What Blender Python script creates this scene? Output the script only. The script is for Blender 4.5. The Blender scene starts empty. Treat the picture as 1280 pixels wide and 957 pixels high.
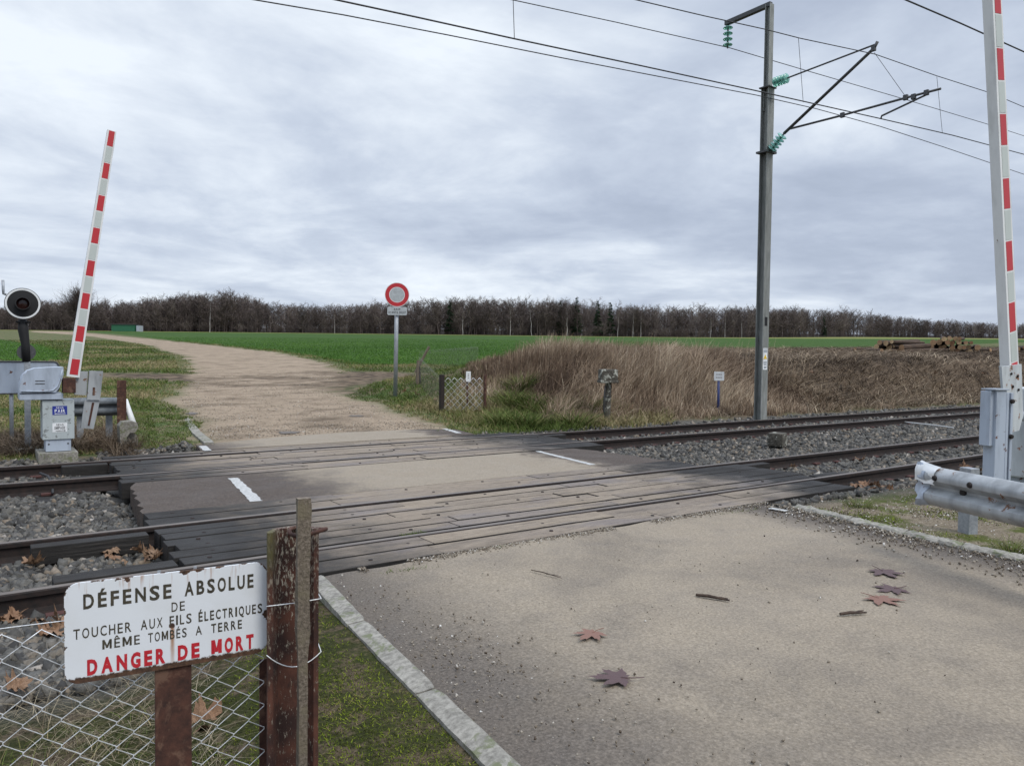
import bpy, bmesh, math, random
import numpy as np
from mathutils import Vector, Matrix
random.seed(7); RNG = np.random.default_rng(11)
S = bpy.context.scene
COL = S.collection
# ------------------------------------------------------------------ camera, sky, sun, exposure
PSI, PIT, RHO, EYE, FP = math.radians(54.7), math.radians(2.02), .0115, 1.55, 950.
_fh = np.array([math.cos(PSI), math.sin(PSI), 0]); _r0 = np.array([math.sin(PSI), -math.cos(PSI), 0]); _up = np.array([0, 0, 1.])
CF = _fh*math.cos(PIT) - _up*math.sin(PIT); _u0 = _up*math.cos(PIT) + _fh*math.sin(PIT)
CR = _r0*math.cos(RHO) + _u0*math.sin(RHO); CU = _u0*math.cos(RHO) - _r0*math.sin(RHO)
CC = np.array([0, 0, EYE])
cd = bpy.data.cameras.new('camera'); cam = bpy.data.objects.new('camera', cd); COL.objects.link(cam)
cd.sensor_width = 36; cd.lens = 36*FP/1280; cd.clip_start = .05; cd.clip_end = 3000
cam.matrix_world = Matrix(((CR[0], CU[0], -CF[0], 0), (CR[1], CU[1], -CF[1], 0), (CR[2], CU[2], -CF[2], EYE), (0, 0, 0, 1)))
S.camera = cam
S.view_settings.view_transform = 'Standard'; S.view_settings.look = 'None'
S.view_settings.exposure = 0.2; S.view_settings.gamma = 1; S.view_settings.use_curve_mapping = False
SUN_AZ, SUN_EL = math.radians(-75), math.radians(52)
sd = bpy.data.lights.new('sun', 'SUN'); sd.energy = 1.7; sd.angle = math.radians(24); sd.color = (1, .95, .88)
sun = bpy.data.objects.new('sun', sd); COL.objects.link(sun)
sun.rotation_euler = (Vector((math.cos(SUN_AZ)*math.cos(SUN_EL), math.sin(SUN_AZ)*math.cos(SUN_EL), math.sin(SUN_EL)))).to_track_quat('Z', 'Y').to_euler()

def node(t, typ, ins=None, **at):
    n = t.nodes.new(typ)
    for k, v in at.items(): setattr(n, k, v)
    for k, v in (ins or {}).items():
        s = n.inputs[k]
        if isinstance(v, bpy.types.NodeSocket): t.links.new(v, s)
        else: s.default_value = v
    return n
def mth(t, op, a, b=0., c=None, clamp=False):
    d = {0: a, 1: b}
    if c is not None: d[2] = c
    return node(t, 'ShaderNodeMath', d, operation=op, use_clamp=clamp).outputs[0]
def mixc(t, f, a, b, bt='MIX'):
    n = node(t, 'ShaderNodeMix', data_type='RGBA', blend_type=bt)
    for i, v in ((0, f), (6, a), (7, b)):
        if isinstance(v, bpy.types.NodeSocket): t.links.new(v, n.inputs[i])
        else: n.inputs[i].default_value = v if i == 0 else (*v, 1) if len(v) == 3 else v
    return n.outputs[2]
def maprange(t, v, a, b, c=0., d=1., smooth=True):
    return node(t, 'ShaderNodeMapRange', {0: v, 1: a, 2: b, 3: c, 4: d}, interpolation_type='SMOOTHSTEP' if smooth else 'LINEAR').outputs[0]
def noise(t, vec, scale, detail=4, rough=.55, dist=0.):
    return node(t, 'ShaderNodeTexNoise', {'Vector': vec, 'Scale': scale, 'Detail': detail, 'Roughness': rough, 'Distortion': dist}).outputs[0]
def ramp(t, f, stops):
    n = node(t, 'ShaderNodeValToRGB', {0: f}); e = n.color_ramp.elements
    while len(e) < len(stops): e.new(.5)
    for q, (p, c) in zip(e, stops): q.position = p; q.color = (*c, 1)
    return n.outputs[0]
def mapping(t, vec, sc):
    return node(t, 'ShaderNodeMapping', {'Vector': vec, 'Scale': sc}).outputs[0]

W = bpy.data.worlds.new('World'); S.world = W; W.use_nodes = True
t = W.node_tree; t.nodes.clear()
sky = node(t, 'ShaderNodeTexSky', sky_type='NISHITA', sun_disc=False, sun_elevation=SUN_EL, sun_rotation=math.pi/2 - SUN_AZ)
gc = node(t, 'ShaderNodeTexCoord').outputs['Generated']
sx = node(t, 'ShaderNodeSeparateXYZ', {0: gc}); zz = mth(t, 'MAXIMUM', sx.outputs[2], 0.)
den = mth(t, 'ADD', zz, .16)
# cloud deck overhead: directions meet a flat layer, so the clouds close up into bands towards the horizon
cp = node(t, 'ShaderNodeCombineXYZ', {0: mth(t, 'DIVIDE', sx.outputs[0], den), 1: mth(t, 'DIVIDE', sx.outputs[1], den), 2: 0.}).outputs[0]
n1 = noise(t, cp, .62, 7, .56, .5); n2 = noise(t, node(t, 'ShaderNodeVectorMath', {0: cp, 1: (3.1, 7.7, 0)}, operation='ADD').outputs[0], 1.9, 6, .6, .3)
cl = mth(t, 'ADD', mth(t, 'MULTIPLY', n1, .68), mth(t, 'MULTIPLY', n2, .32))
bd = node(t, 'ShaderNodeVectorMath', {0: gc, 1: (math.cos(math.radians(69))*.97, math.sin(math.radians(69))*.97, .27)}, operation='DOT_PRODUCT').outputs['Value']
glow = maprange(t, bd, .80, 1.0)                                   # thin cloud in front of the sun side
low = maprange(t, zz, .03, .3)
v = mth(t, 'ADD', mth(t, 'ADD', cl, mth(t, 'MULTIPLY', glow, .105)), mth(t, 'MULTIPLY', mth(t, 'SUBTRACT', low, 1.), .015))
cc = ramp(t, v, [(.34, (.335, .39, .495)), (.455, (.425, .485, .60)), (.54, (.535, .60, .71)), (.67, (.80, .86, .93))])
hz = mth(t, 'MULTIPLY', maprange(t, zz, .09, .0), .55)
cc = mixc(t, hz, cc, (.56, .62, .73))
zen = mth(t, 'ADD', 1., mth(t, 'MULTIPLY', maprange(t, zz, .40, .95), 1.9))
cc = node(t, 'ShaderNodeVectorMath', {0: cc, 3: zen}, operation='SCALE').outputs[0]
b1 = node(t, 'ShaderNodeBackground', {0: sky.outputs[0], 1: .08}); b2 = node(t, 'ShaderNodeBackground', {0: cc, 1: 1.0})
ms = node(t, 'ShaderNodeMixShader', {0: .95, 1: b1.outputs[0], 2: b2.outputs[0]})
node(t, 'ShaderNodeOutputWorld', {0: ms.outputs[0]})

# ------------------------------------------------------------------ helpers: terrain and picture geometry
def sstep(a, b, x):
    q = np.clip((np.asarray(x, float)-a)/(b-a), 0, 1); return q*q*(3-2*q)
def _hash(ix, iy, s):
    h = (ix.astype(np.int64)*374761393 + iy.astype(np.int64)*668265263 + s*982451653) & 0x7fffffff
    h = (h ^ (h >> 13))*1274126177 & 0x7fffffff
    return ((h ^ (h >> 16)) & 0xffff)/65535.
def vnoise(x, y, s=0):
    x = np.asarray(x, float); y = np.asarray(y, float)
    ix = np.floor(x); iy = np.floor(y); fx = x-ix; fy = y-iy
    fx = fx*fx*(3-2*fx); fy = fy*fy*(3-2*fy)
    a = _hash(ix, iy, s); b = _hash(ix+1, iy, s); c = _hash(ix, iy+1, s); d = _hash(ix+1, iy+1, s)
    return a+(b-a)*fx+(c-a)*fy+(a-b-c+d)*fx*fy
def fbm(x, y, s=0, o=4):
    r = 0; a = .5
    for k in range(o): r = r+a*vnoise(x*2**k, y*2**k, s+k*17); a *= .5
    return r/(1-.5**o)-.5
def road_l(Y): return 1.90+.10*(np.asarray(Y, float)-5)*(.5+.5*np.sign(np.asarray(Y)-2)) - .06*np.maximum(2.5-np.asarray(Y), 0)
def road_r(Y): return 6.95+.115*(np.asarray(Y, float)-5)
RAILS = [(5.755, 'near'), (7.285, 'near'), (10.53, 'far'), (12.06, 'far')]
def zbase(X, Y):
    X = np.asarray(X, float); Y = np.asarray(Y, float)
    Fw = X*math.cos(PSI)+Y*math.sin(PSI)
    zf = .036*3*np.logaddexp(0, (Fw-18)/3.)
    onp = sstep(2.2, 3.2, X)*(1-sstep(8.0, 8.8, X))
    zc = -.10+.10*onp
    c = sstep(13.2, 17.5, Y)
    z = zc*(1-c)+zf*c
    back = np.where(X > 26, 30., 20.)
    bump = 1.02*sstep(10.2, 14.2, X)*sstep(13.6, 17.4, Y)*(1-sstep(back, back+9, Y))
    z = z+bump
    corr = np.where(X > 4, sstep(4.98, 5.12, Y), sstep(4.75, 5.05, Y))*(1-sstep(12.75, 13.5, Y))
    zr = -.185-.05*np.exp(-((Y-8.9)/.8)**2)
    dk = sstep(1.15, 1.5, X)*(1-sstep(8.3, 8.7, X))
    zr = zr-.09*dk
    z = z*(1-corr)+zr*corr
    left = (1-sstep(1.2, 1.9, X))*(1-sstep(4.7, 5.0, Y))
    z = np.where(Y < 5.05, np.where(X < 4, z*0+.005-.035*sstep(3.6, 4.9, Y)-.19*sstep(.25, 1.5, road_l(Y)-X)-.12*sstep(-.02, .10, X-road_l(Y)), z*0-.115+.075*sstep(-.05, .06, X-road_r(Y))-.03*sstep(7.6, 9, X)), z)*(1-corr)+zr*corr
    return z
def ground_z(x, y): return float(zbase(np.array([x]), np.array([y]))[0])
def ray(u, v): return CF*FP+CR*(u-640)-CU*(v-478.5)
def at(u, v, maxd=700):                      # where the line of sight through a pixel of the photograph meets the ground
    d = ray(u, v); ts = np.concatenate([np.arange(1.5, 60, .02), np.arange(60, maxd, .25)])/FP
    P = CC+np.outer(ts, d); h = P[:, 2]-zbase(P[:, 0], P[:, 1]); i = np.argmax(h < 0)
    return P[i] if (h < 0).any() else P[-1]
def on_y(u, v, Y): d = ray(u, v); return CC+d*(Y/d[1])
def on_x(u, v, X): d = ray(u, v); return CC+d*(X/d[0])
def on_z(u, v, z): d = ray(u, v); return CC+d*((z-EYE)/d[2])
def depth(u, v, Z): return CC+ray(u, v)*(Z/FP)

# ------------------------------------------------------------------ helpers: objects
class MB:
    def __init__(s): s.v = []; s.f = []; s.m = []
    def add(s, vs, fs, mi=0):
        o = len(s.v); s.v += [tuple(map(float, p)) for p in vs]; s.f += [tuple(i+o for i in f) for f in fs]; s.m += [mi]*len(fs); return s
    def box(s, c, size, rot=None, mi=0, bev=0.):
        bm = bmesh.new(); bmesh.ops.create_cube(bm, size=1)
        for q in bm.verts: q.co = Vector((q.co.x*size[0], q.co.y*size[1], q.co.z*size[2]))
        if bev: bmesh.ops.bevel(bm, geom=bm.edges[:], offset=bev, segments=2, affect='EDGES', profile=.6)
        R = Matrix.Identity(3) if rot is None else rot
        vs = [R @ q.co + Vector(c) for q in bm.verts]; bm.verts.index_update()
        s.add(vs, [[q.index for q in f.verts] for f in bm.faces], mi); bm.free(); return s
    def span(s, a, b, mi=0, bev=0.):
        return s.box([(p+q)/2 for p, q in zip(a, b)], [abs(q-p) for p, q in zip(a, b)], mi=mi, bev=bev)
    def tube(s, pts, r, n=8, mi=0, cap=True):
        pts = [Vector(map(float, p)) for p in pts]; rs = r if isinstance(r, (list, tuple)) else [r]*len(pts)
        vs = []; N = None
        for i, p in enumerate(pts):
            d = (pts[min(i+1, len(pts)-1)]-pts[max(i-1, 0)]).normalized()
            if N is None: N = d.orthogonal().normalized()
            N = (N-d*N.dot(d)).normalized(); B = d.cross(N)
            for k in range(n):
                a = 2*math.pi*k/n; vs.append(p+(N*math.cos(a)+B*math.sin(a))*rs[i])
        fs = [[i*n+k, i*n+(k+1) % n, (i+1)*n+(k+1) % n, (i+1)*n+k] for i in range(len(pts)-1) for k in range(n)]
        if cap: fs += [list(range(n))[::-1], [(len(pts)-1)*n+k for k in range(n)]]
        return s.add(vs, fs, mi)
    def lathe(s, prof, o, axis, n=24, mi=0):     # prof: (radius, height along axis)
        A = Vector(map(float, axis)).normalized(); N = A.orthogonal().normalized(); B = A.cross(N); o = Vector(map(float, o)); vs = []
        for r, h in prof:
            for k in range(n):
                a = 2*math.pi*k/n; vs.append(o+A*h+(N*math.cos(a)+B*math.sin(a))*max(r, 1e-4))
        fs = [[i*n+k, i*n+(k+1) % n, (i+1)*n+(k+1) % n, (i+1)*n+k] for i in range(len(prof)-1) for k in range(n)]
        return s.add(vs, fs, mi)
    def prism(s, poly, o, ax, ay, th, mi=0):     # polygon in the plane (ax, ay) at o, thickness th along ax x ay (towards minus)
        o, ax, ay = (Vector(map(float, q)) for q in (o, ax, ay)); az = ax.cross(ay).normalized(); n = len(poly)
        vs = [o+ax*p[0]+ay*p[1] for p in poly]+[o+ax*p[0]+ay*p[1]-az*th for p in poly]
        return s.add(vs, [list(range(n)), list(range(n, 2*n))[::-1]]+[[i, i+n, (i+1) % n+n, (i+1) % n] for i in range(n)], mi)
    def build(s, name, mats, parent=None, loc=(0, 0, 0), smooth=False, angle=None):
        root = parent
        while root is not None and root.parent is not None: root = root.parent
        off = (Vector((0, 0, 0)) if root.get('local_frame') else Vector(root.location)) if root is not None else Vector(loc)
        me = bpy.data.meshes.new(name); me.from_pydata([(p[0]-off[0], p[1]-off[1], p[2]-off[2]) for p in s.v], [], s.f)
        for m in (mats if isinstance(mats, (list, tuple)) else [mats]): me.materials.append(m)
        me.polygons.foreach_set('material_index', s.m)
        if smooth: me.polygons.foreach_set('use_smooth', [True]*len(s.f))
        me.update()
        if angle: me.set_sharp_from_angle(angle=math.radians(angle))
        o = bpy.data.objects.new(name, me); COL.objects.link(o)
        if parent is not None: o.parent = parent
        else: o.location = off
        return o
def tag(o, label=None, cat=None, group=None, kind=None):
    for k, v in (('label', label), ('category', cat), ('group', group), ('kind', kind)):
        if v: o[k] = v
    return o
def thing(name, label, cat, loc, group=None):
    o = bpy.data.objects.new(name, None); COL.objects.link(o); o.location = tuple(map(float, loc)); o.empty_display_size = .2
    return tag(o, label, cat, group)
def mass(name, V, Fc, mat, parent=None, attrs=None, smooth=False, mi=None):
    V = np.asarray(V, np.float32); Fc = np.asarray(Fc, np.int32); k = Fc.shape[1]
    me = bpy.data.meshes.new(name); me.vertices.add(len(V)); me.vertices.foreach_set('co', V.ravel())
    me.loops.add(Fc.size); me.loops.foreach_set('vertex_index', Fc.ravel())
    me.polygons.add(len(Fc)); me.polygons.foreach_set('loop_start', np.arange(0, Fc.size, k, dtype=np.int32))
    for m in (mat if isinstance(mat, (list, tuple)) else [mat]): me.materials.append(m)
    if mi is not None: me.polygons.foreach_set('material_index', np.asarray(mi, np.int32))
    if smooth: me.polygons.foreach_set('use_smooth', np.ones(len(Fc), bool))
    for an, av in (attrs or {}).items():
        a = me.attributes.new(an, 'FLOAT', 'POINT'); a.data.foreach_set('value', np.asarray(av, np.float32))
    me.update(calc_edges=True)
    o = bpy.data.objects.new(name, me); COL.objects.link(o)
    if parent is not None: o.parent = parent
    return o
def copy_tree(o, parent=None):
    c = o.copy(); COL.objects.link(c); c.parent = parent
    for ch in list(o.children): copy_tree(ch, c)
    return c

# ------------------------------------------------------------------ helpers: materials
def newmat(name):
    m = bpy.data.materials.new(name); m.use_nodes = True; t = m.node_tree; t.nodes.clear()
    p = node(t, 'ShaderNodeBsdfPrincipled'); node(t, 'ShaderNodeOutputMaterial', {0: p.outputs[0]})
    return m, t, p
def setc(t, p, **kw):
    for k, v in kw.items():
        s = p.inputs[{'color': 'Base Color', 'rough': 'Roughness', 'metal': 'Metallic', 'normal': 'Normal', 'spec': 'Specular IOR Level', 'trans': 'Transmission Weight', 'alpha': 'Alpha', 'coat': 'Coat Weight'}[k]]
        if isinstance(v, bpy.types.NodeSocket): t.links.new(v, s)
        else: s.default_value = (*v, 1) if isinstance(v, tuple) and len(v) == 3 else v
def bump(t, h, strength=.5, dist=.01, normal=None):
    d = {'Strength': strength, 'Distance': dist, 'Height': h}
    if normal is not None: d['Normal'] = normal
    return node(t, 'ShaderNodeBump', d).outputs[0]
def oc(t): return node(t, 'ShaderNodeTexCoord').outputs['Object']
def wc(t): return node(t, 'ShaderNodeNewGeometry').outputs['Position']
def grain(name, c1, c2, scale=20, rough=.8, metal=0, bmp=.3, bd=.004, stretch=(1, 1, 1), big=0., c3=None, lo=.35, hi=.65):
    m, t, p = newmat(name); v = mapping(t, oc(t), stretch); n = noise(t, v, scale, 6, .65)
    c = ramp(t, n, [(lo, c1), (hi, c2)])
    if c3 is not None: c = mixc(t, maprange(t, noise(t, v, scale*.27, 5, .7, .4), .52, .62), c, c3)
    if big: c = mixc(t, big, c, ramp(t, noise(t, v, scale*.1, 3), [(.35, (.35, .35, .35)), (.65, (1, 1, 1))]), 'MULTIPLY')
    setc(t, p, color=c, rough=rough, metal=metal, normal=bump(t, n, bmp, bd)); return m
def painted(name, paint, rust=(.09, .035, .018), scale=9, amount=.60, rough=.5, dirt=.25):
    m, t, p = newmat(name); v = oc(t); n = noise(t, v, scale, 7, .68, .3)
    d = noise(t, mapping(t, v, (1, 1, .25)), scale*.8, 4, .6)
    base = mixc(t, mth(t, 'MULTIPLY', maprange(t, d, .4, .75), dirt), paint, tuple(x*.35 for x in paint))
    f = maprange(t, n, amount, amount+.035)
    rc = ramp(t, noise(t, v, scale*6, 4), [(.3, tuple(x*.6 for x in rust)), (.7, tuple(x*1.9 for x in rust))])
    setc(t, p, color=mixc(t, f, base, rc), rough=mth(t, 'ADD', rough, mth(t, 'MULTIPLY', f, .4)), normal=bump(t, mth(t, 'ADD', f, mth(t, 'MULTIPLY', d, .3)), .25, .002)); return m
def plain(name, c, rough=.5, metal=0.):
    m, t, p = newmat(name); n = noise(t, oc(t), 14, 5, .6)
    setc(t, p, color=ramp(t, n, [(.3, tuple(x*.8 for x in c)), (.7, tuple(min(1, x*1.12) for x in c))]), rough=rough, metal=metal); return m
M = {}
M['rust'] = grain('rust', (.030, .012, .008), (.085, .033, .020), 26, .85, 0, .5, .003, c3=(.13, .07, .045))
M['dark_rust'] = grain('dark_rust', (.009, .006, .005), (.028, .015, .011), 18, .8, 0, .4, .003, big=.4)
M['railtop'] = grain('rail_top', (.10, .078, .062), (.20, .165, .14), 8, .42, .35, .1, .001, (.15, 4, 1))
M['white'] = painted('white_paint', (.70, .71, .70), amount=.69, dirt=.32)
M['red'] = painted('red_paint', (.46, .022, .03), amount=.78, dirt=.12)
M['reflect'] = painted('grey_reflective', (.47, .51, .48), amount=.78, dirt=.12)
M['greypaint'] = painted('grey_paint', (.36, .40, .45), scale=6, amount=.62, dirt=.5)
M['bluegrey'] = painted('blue_grey_paint', (.38, .43, .50), scale=7, amount=.62, dirt=.5)
M['galv'] = grain('galvanised', (.27, .29, .31), (.40, .42, .44), 30, .5, .35, .1, .001, big=.35)
M['galv_worn'] = painted('worn_galvanised', (.34, .355, .36), (.13, .06, .03), 7, .60, .45, .7)
M['dullgalv'] = grain('dull_galvanised', (.10, .115, .125), (.18, .195, .205), 12, .7, .2, .2, .001, big=.4)
M['black'] = plain('black_paint', (.007, .007, .0075), .75)
M['blackdull'] = plain('black_rubber', (.02, .02, .021), .7)
M['concrete'] = grain('concrete', (.165, .153, .13), (.34, .32, .275), 34, .9, 0, .5, .006, big=.4, c3=(.15, .16, .09))
M['lichen'] = grain('lichen_concrete', (.03, .026, .02), (.10, .09, .07), 22, .95, 0, .8, .01, c3=(.40, .40, .34))
M['bluepaint'] = plain('blue_paint', (.02, .035, .13), .5)
M['labelblue'] = plain('label_blue', (.02, .035, .25), .4)
M['labelwhite'] = plain('label_white', (.75, .76, .76), .45)
M['ink'] = plain('ink_black', (.02, .02, .02), .5)
M['yellow'] = plain('yellow_label', (.75, .5, .02), .5)
M['wire'] = grain('weathered_wire', (.03, .03, .032), (.055, .055, .055), 40, .6, .4, .1, .001)
M['meshwire'] = grain('galvanised_wire', (.52, .53, .53), (.78, .79, .79), 60, .45, .3, .1, .001)
M['oldwire'] = grain('old_fence_wire', (.16, .15, .13), (.30, .29, .26), 60, .6, .2, .1, .001)
M['mast'] = grain('mast_steel', (.19, .20, .185), (.31, .32, .30), 12, .65, .15, .2, .002, (1, 1, .2), big=.4)
M['steel'] = grain('dark_steel', (.05, .052, .055), (.10, .10, .10), 30, .6, .3, .2, .001)
M['bark'] = grain('bark', (.035, .028, .024), (.085, .07, .06), 3, .95, 0, .3, .02)
M['birch'] = grain('birch_bark', (.28, .26, .24), (.55, .53, .50), 2, .9, 0, .2, .01, c3=(.06, .05, .05))
M['greenshed'] = plain('green_sheet', (.02, .12, .06), .6)
m, t, p = newmat('insulator_glass'); setc(t, p, color=(.30, .66, .56), rough=.15, trans=.55); M['glass'] = m
m, t, p = newmat('lens_red'); setc(t, p, color=(.022, .006, .005), rough=.2); M['lens'] = m
# stake and planks
m, t, p = newmat('stake_wood'); v = mapping(t, oc(t), (1, 1, .05)); n = noise(t, v, 110, 6, .7); g = noise(t, mapping(t, oc(t), (1, 1, .12)), 14, 4)
setc(t, p, color=mixc(t, maprange(t, g, .45, .7), ramp(t, n, [(.3, (.045, .034, .024)), (.5, (.135, .107, .078)), (.7, (.25, .205, .16))]), (.15, .125, .08)), rough=.9, normal=bump(t, n, .9, .004)); M['stake'] = m
def plank_mat(name, dust):
    m, t, p = newmat(name); w = wc(t); sx = node(t, 'ShaderNodeSeparateXYZ', {0: w}); isl = node(t, 'ShaderNodeNewGeometry').outputs['Random Per Island']
    off = node(t, 'ShaderNodeCombineXYZ', {0: mth(t, 'MULTIPLY', isl, 37.), 1: mth(t, 'MULTIPLY', isl, 91.), 2: 0.}).outputs[0]
    wv = node(t, 'ShaderNodeVectorMath', {0: w, 1: off}, operation='ADD').outputs[0]
    gr = noise(t, mapping(t, wv, (.7, 16, 16)), 5, 7, .7, .6); fine = noise(t, mapping(t, wv, (2, 50, 50)), 4, 4, .7); bl = noise(t, w, 1.1, 5, .65, .3)
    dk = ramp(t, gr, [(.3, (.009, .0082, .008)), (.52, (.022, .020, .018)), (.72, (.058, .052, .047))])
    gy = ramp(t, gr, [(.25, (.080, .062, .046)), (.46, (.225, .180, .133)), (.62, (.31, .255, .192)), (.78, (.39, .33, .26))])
    gy = mixc(t, mth(t, 'MULTIPLY', isl, .5), gy, (.12, .10, .09)); gy = mixc(t, maprange(t, noise(t, mapping(t, w, (.6, 1.6, 1)), 1.3, 4, .6, .5), .50, .68, 0., .6), gy, (.155, .138, .140))
    x = mth(t, 'ADD', sx.outputs[0], mth(t, 'MULTIPLY', mth(t, 'SUBTRACT', bl, .5), 3.4))
    f = mth(t, 'MULTIPLY', maprange(t, x, 1.7, 3.4), maprange(t, x, 8.3, 6.7))
    f = mth(t, 'MULTIPLY', f, dust)
    f = mth(t, 'MULTIPLY', f, maprange(t, noise(t, mapping(t, wv, (.5, 3, 3)), 2.2, 5, .7), .3, .5, .62, 1.))
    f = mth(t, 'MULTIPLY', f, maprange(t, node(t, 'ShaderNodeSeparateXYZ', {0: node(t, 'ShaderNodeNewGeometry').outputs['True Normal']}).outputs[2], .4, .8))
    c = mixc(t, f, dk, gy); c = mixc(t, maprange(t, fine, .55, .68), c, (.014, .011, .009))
    setc(t, p, color=c, rough=maprange(t, bl, .3, .7, .62, .92), spec=.3, normal=bump(t, mth(t, 'ADD', gr, mth(t, 'MULTIPLY', fine, .6)), .8, .006)); return m
M['plank'] = plank_mat('deck_plank', 1.0); M['darkwood'] = plank_mat('tarred_timber', .05)

# asphalt roads: brownish aggregate, dust in the wheel track, dark edges and patches
def asphalt(name, mode):
    m, t, p = newmat(name); w = wc(t); sx = node(t, 'ShaderNodeSeparateXYZ', {0: w})
    agg = node(t, 'ShaderNodeTexVoronoi', {'Vector': w, 'Scale': 95.}).outputs; spk = noise(t, w, 260, 2, .6); fine = noise(t, w, 60, 5, .7)
    big = noise(t, w, .55, 4, .6, .6); med = noise(t, w, 2.2, 5, .65, .2)
    base = ramp(t, fine, [(.3, (.036, .030, .025)), (.5, (.074, .062, .053)), (.7, (.135, .114, .096))])
    dust = ramp(t, fine, [(.3, (.190, .157, .115)), (.55, (.272, .228, .172)), (.75, (.36, .307, .238))])
    if mode == 'near':
        e = mth(t, 'SUBTRACT', sx.outputs[0], mth(t, 'MULTIPLY', sx.outputs[1], .1))
        f = mth(t, 'MULTIPLY', maprange(t, e, 1.45, 2.5, .22, 1.), maprange(t, e, 6.3, 5.6, .1, 1.))
        f = mth(t, 'MULTIPLY', f, maprange(t, mth(t, 'ADD', mth(t, 'MULTIPLY', big, .6), mth(t, 'MULTIPLY', med, .4)), .34, .60, .50, 1.))
    else:
        base = mixc(t, 1., base, (.95, .88, .84), 'MULTIPLY'); x = mth(t, 'ADD', sx.outputs[0], mth(t, 'MULTIPLY', mth(t, 'SUBTRACT', med, .5), 2.))
        f = mth(t, 'MULTIPLY', maprange(t, x, 2.9, 4.1), maprange(t, x, 7.6, 6.9))
    c = mixc(t, f, base, dust)
    cell = ramp(t, agg['Color'], [(.0, (.55, .55, .55)), (.55, (1, 1, 1)), (.93, (1.15, 1.13, 1.1)), (1, (1.6, 1.55, 1.45))])
    c = mixc(t, .5, c, cell, 'MULTIPLY')
    c = mixc(t, mth(t, 'MULTIPLY', maprange(t, spk, .66, .72), .5), c, (.42, .39, .35))
    setc(t, p, color=c, rough=maprange(t, med, .35, .65, .72, .92), spec=.3, normal=bump(t, mth(t, 'ADD', agg['Distance'], mth(t, 'MULTIPLY', fine, .5)), .4, .005)); return m
M['road'] = asphalt('road_asphalt', 'near'); M['midroad'] = asphalt('strip_asphalt', 'mid')
M['roadpaint'] = grain('worn_road_paint', (.28, .28, .27), (.50, .50, .48), 30, .8, 0, .4, .002)

# ground: verge, gravel path, mud, field, bank, moss are blended by masks kept on the mesh
m, t, p = newmat('terrain'); w = wc(t)
def att(n): return node(t, 'ShaderNodeAttribute', attribute_name=n).outputs['Fac']
nf = noise(t, w, 9, 6, .7); nm_ = noise(t, w, 1.6, 5, .65); nb = noise(t, w, .25, 4, .6); nh = noise(t, w, 40, 4, .7)
verge = mixc(t, maprange(t, nm_, .42, .6), ramp(t, nf, [(.3, (.030, .052, .012)), (.7, (.085, .125, .035))]), ramp(t, nf, [(.3, (.085, .066, .036)), (.7, (.19, .155, .09))]))
bank = ramp(t, nf, [(.3, (.045, .030, .020)), (.6, (.13, .095, .062))])
path = mixc(t, .6, ramp(t, nh, [(.3, (.20, .148, .100)), (.55, (.315, .248, .178)), (.75, (.43, .36, .28))]), ramp(t, mth(t, 'ADD', mth(t, 'MULTIPLY', nm_, .6), mth(t, 'MULTIPLY', nf, .4)), [(.36, (.42, .37, .32)), (.52, (1, 1, 1)), (.7, (1.12, 1.1, 1.08))]), 'MULTIPLY')
mud = ramp(t, nm_, [(.38, (.035, .024, .016)), (.62, (.16, .118, .080))])
field = mixc(t, maprange(t, nb, .35, .65), ramp(t, nf, [(.3, (.018, .044, .007)), (.65, (.038, .086, .012))]), ramp(t, nf, [(.3, (.026, .055, .008)), (.65, (.048, .098, .014))]))
far = (.19, .19, .06)
moss = mixc(t, maprange(t, noise(t, w, 5, 6, .7), .45, .62), ramp(t, nh, [(.3, (.012, .015, .004)), (.7, (.042, .046, .011))]), ramp(t, nh, [(.3, (.028, .020, .012)), (.7, (.12, .09, .058))]))
bal = ramp(t, nh, [(.3, (.035, .033, .03)), (.7, (.11, .105, .095))])
debris = mixc(t, maprange(t, nm_, .44, .58), ramp(t, nh, [(.3, (.085, .066, .044)), (.7, (.26, .215, .155))]), ramp(t, nh, [(.3, (.035, .045, .010)), (.7, (.10, .11, .025))]))
c = verge
for a, q in (('bank', bank), ('field', field), ('farband', far), ('mud', mud), ('path', path), ('wet', mud), ('moss', moss), ('debris', debris), ('ballast', bal), ('wood', (.028, .022, .017))): c = mixc(t, att(a), c, q)
setc(t, p, color=c, rough=.95, spec=.15, normal=bump(t, mth(t, 'ADD', nf, mth(t, 'MULTIPLY', nh, .5)), .8, .03)); M['terrain'] = m

def blade_mat(name, stops, rough=.85, trans=True):
    m, t, p = newmat(name); a = node(t, 'ShaderNodeAttribute', attribute_name='rnd').outputs['Fac']
    c = ramp(t, a, stops); setc(t, p, color=c, rough=rough, spec=.2)
    return m
M['dryblade'] = blade_mat('dry_grass', [(0, (.055, .034, .022)), (.3, (.135, .092, .060)), (.6, (.235, .170, .115)), (.88, (.37, .285, .195)), (1, (.49, .40, .29))])
M['brushblade'] = blade_mat('cut_brush', [(0, (.036, .025, .017)), (.4, (.098, .070, .047)), (.8, (.19, .142, .096)), (1, (.37, .29, .20))])
M['greenblade'] = blade_mat('green_grass', [(0, (.030, .050, .009)), (.4, (.070, .105, .020)), (.68, (.115, .140, .034)), (.82, (.19, .155, .07)), (1, (.29, .235, .13))])
M['wheat'] = blade_mat('young_wheat', [(0, (.036, .088, .013)), (.6, (.068, .155, .022)), (1, (.115, .21, .038))])
M['mossblade'] = blade_mat('moss_tufts', [(0, (.010, .012, .003)), (.25, (.040, .034, .012)), (.48, (.046, .062, .006)), (.74, (.125, .165, .010)), (.95, (.21, .25, .018)), (1, (.17, .13, .06))])
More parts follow.
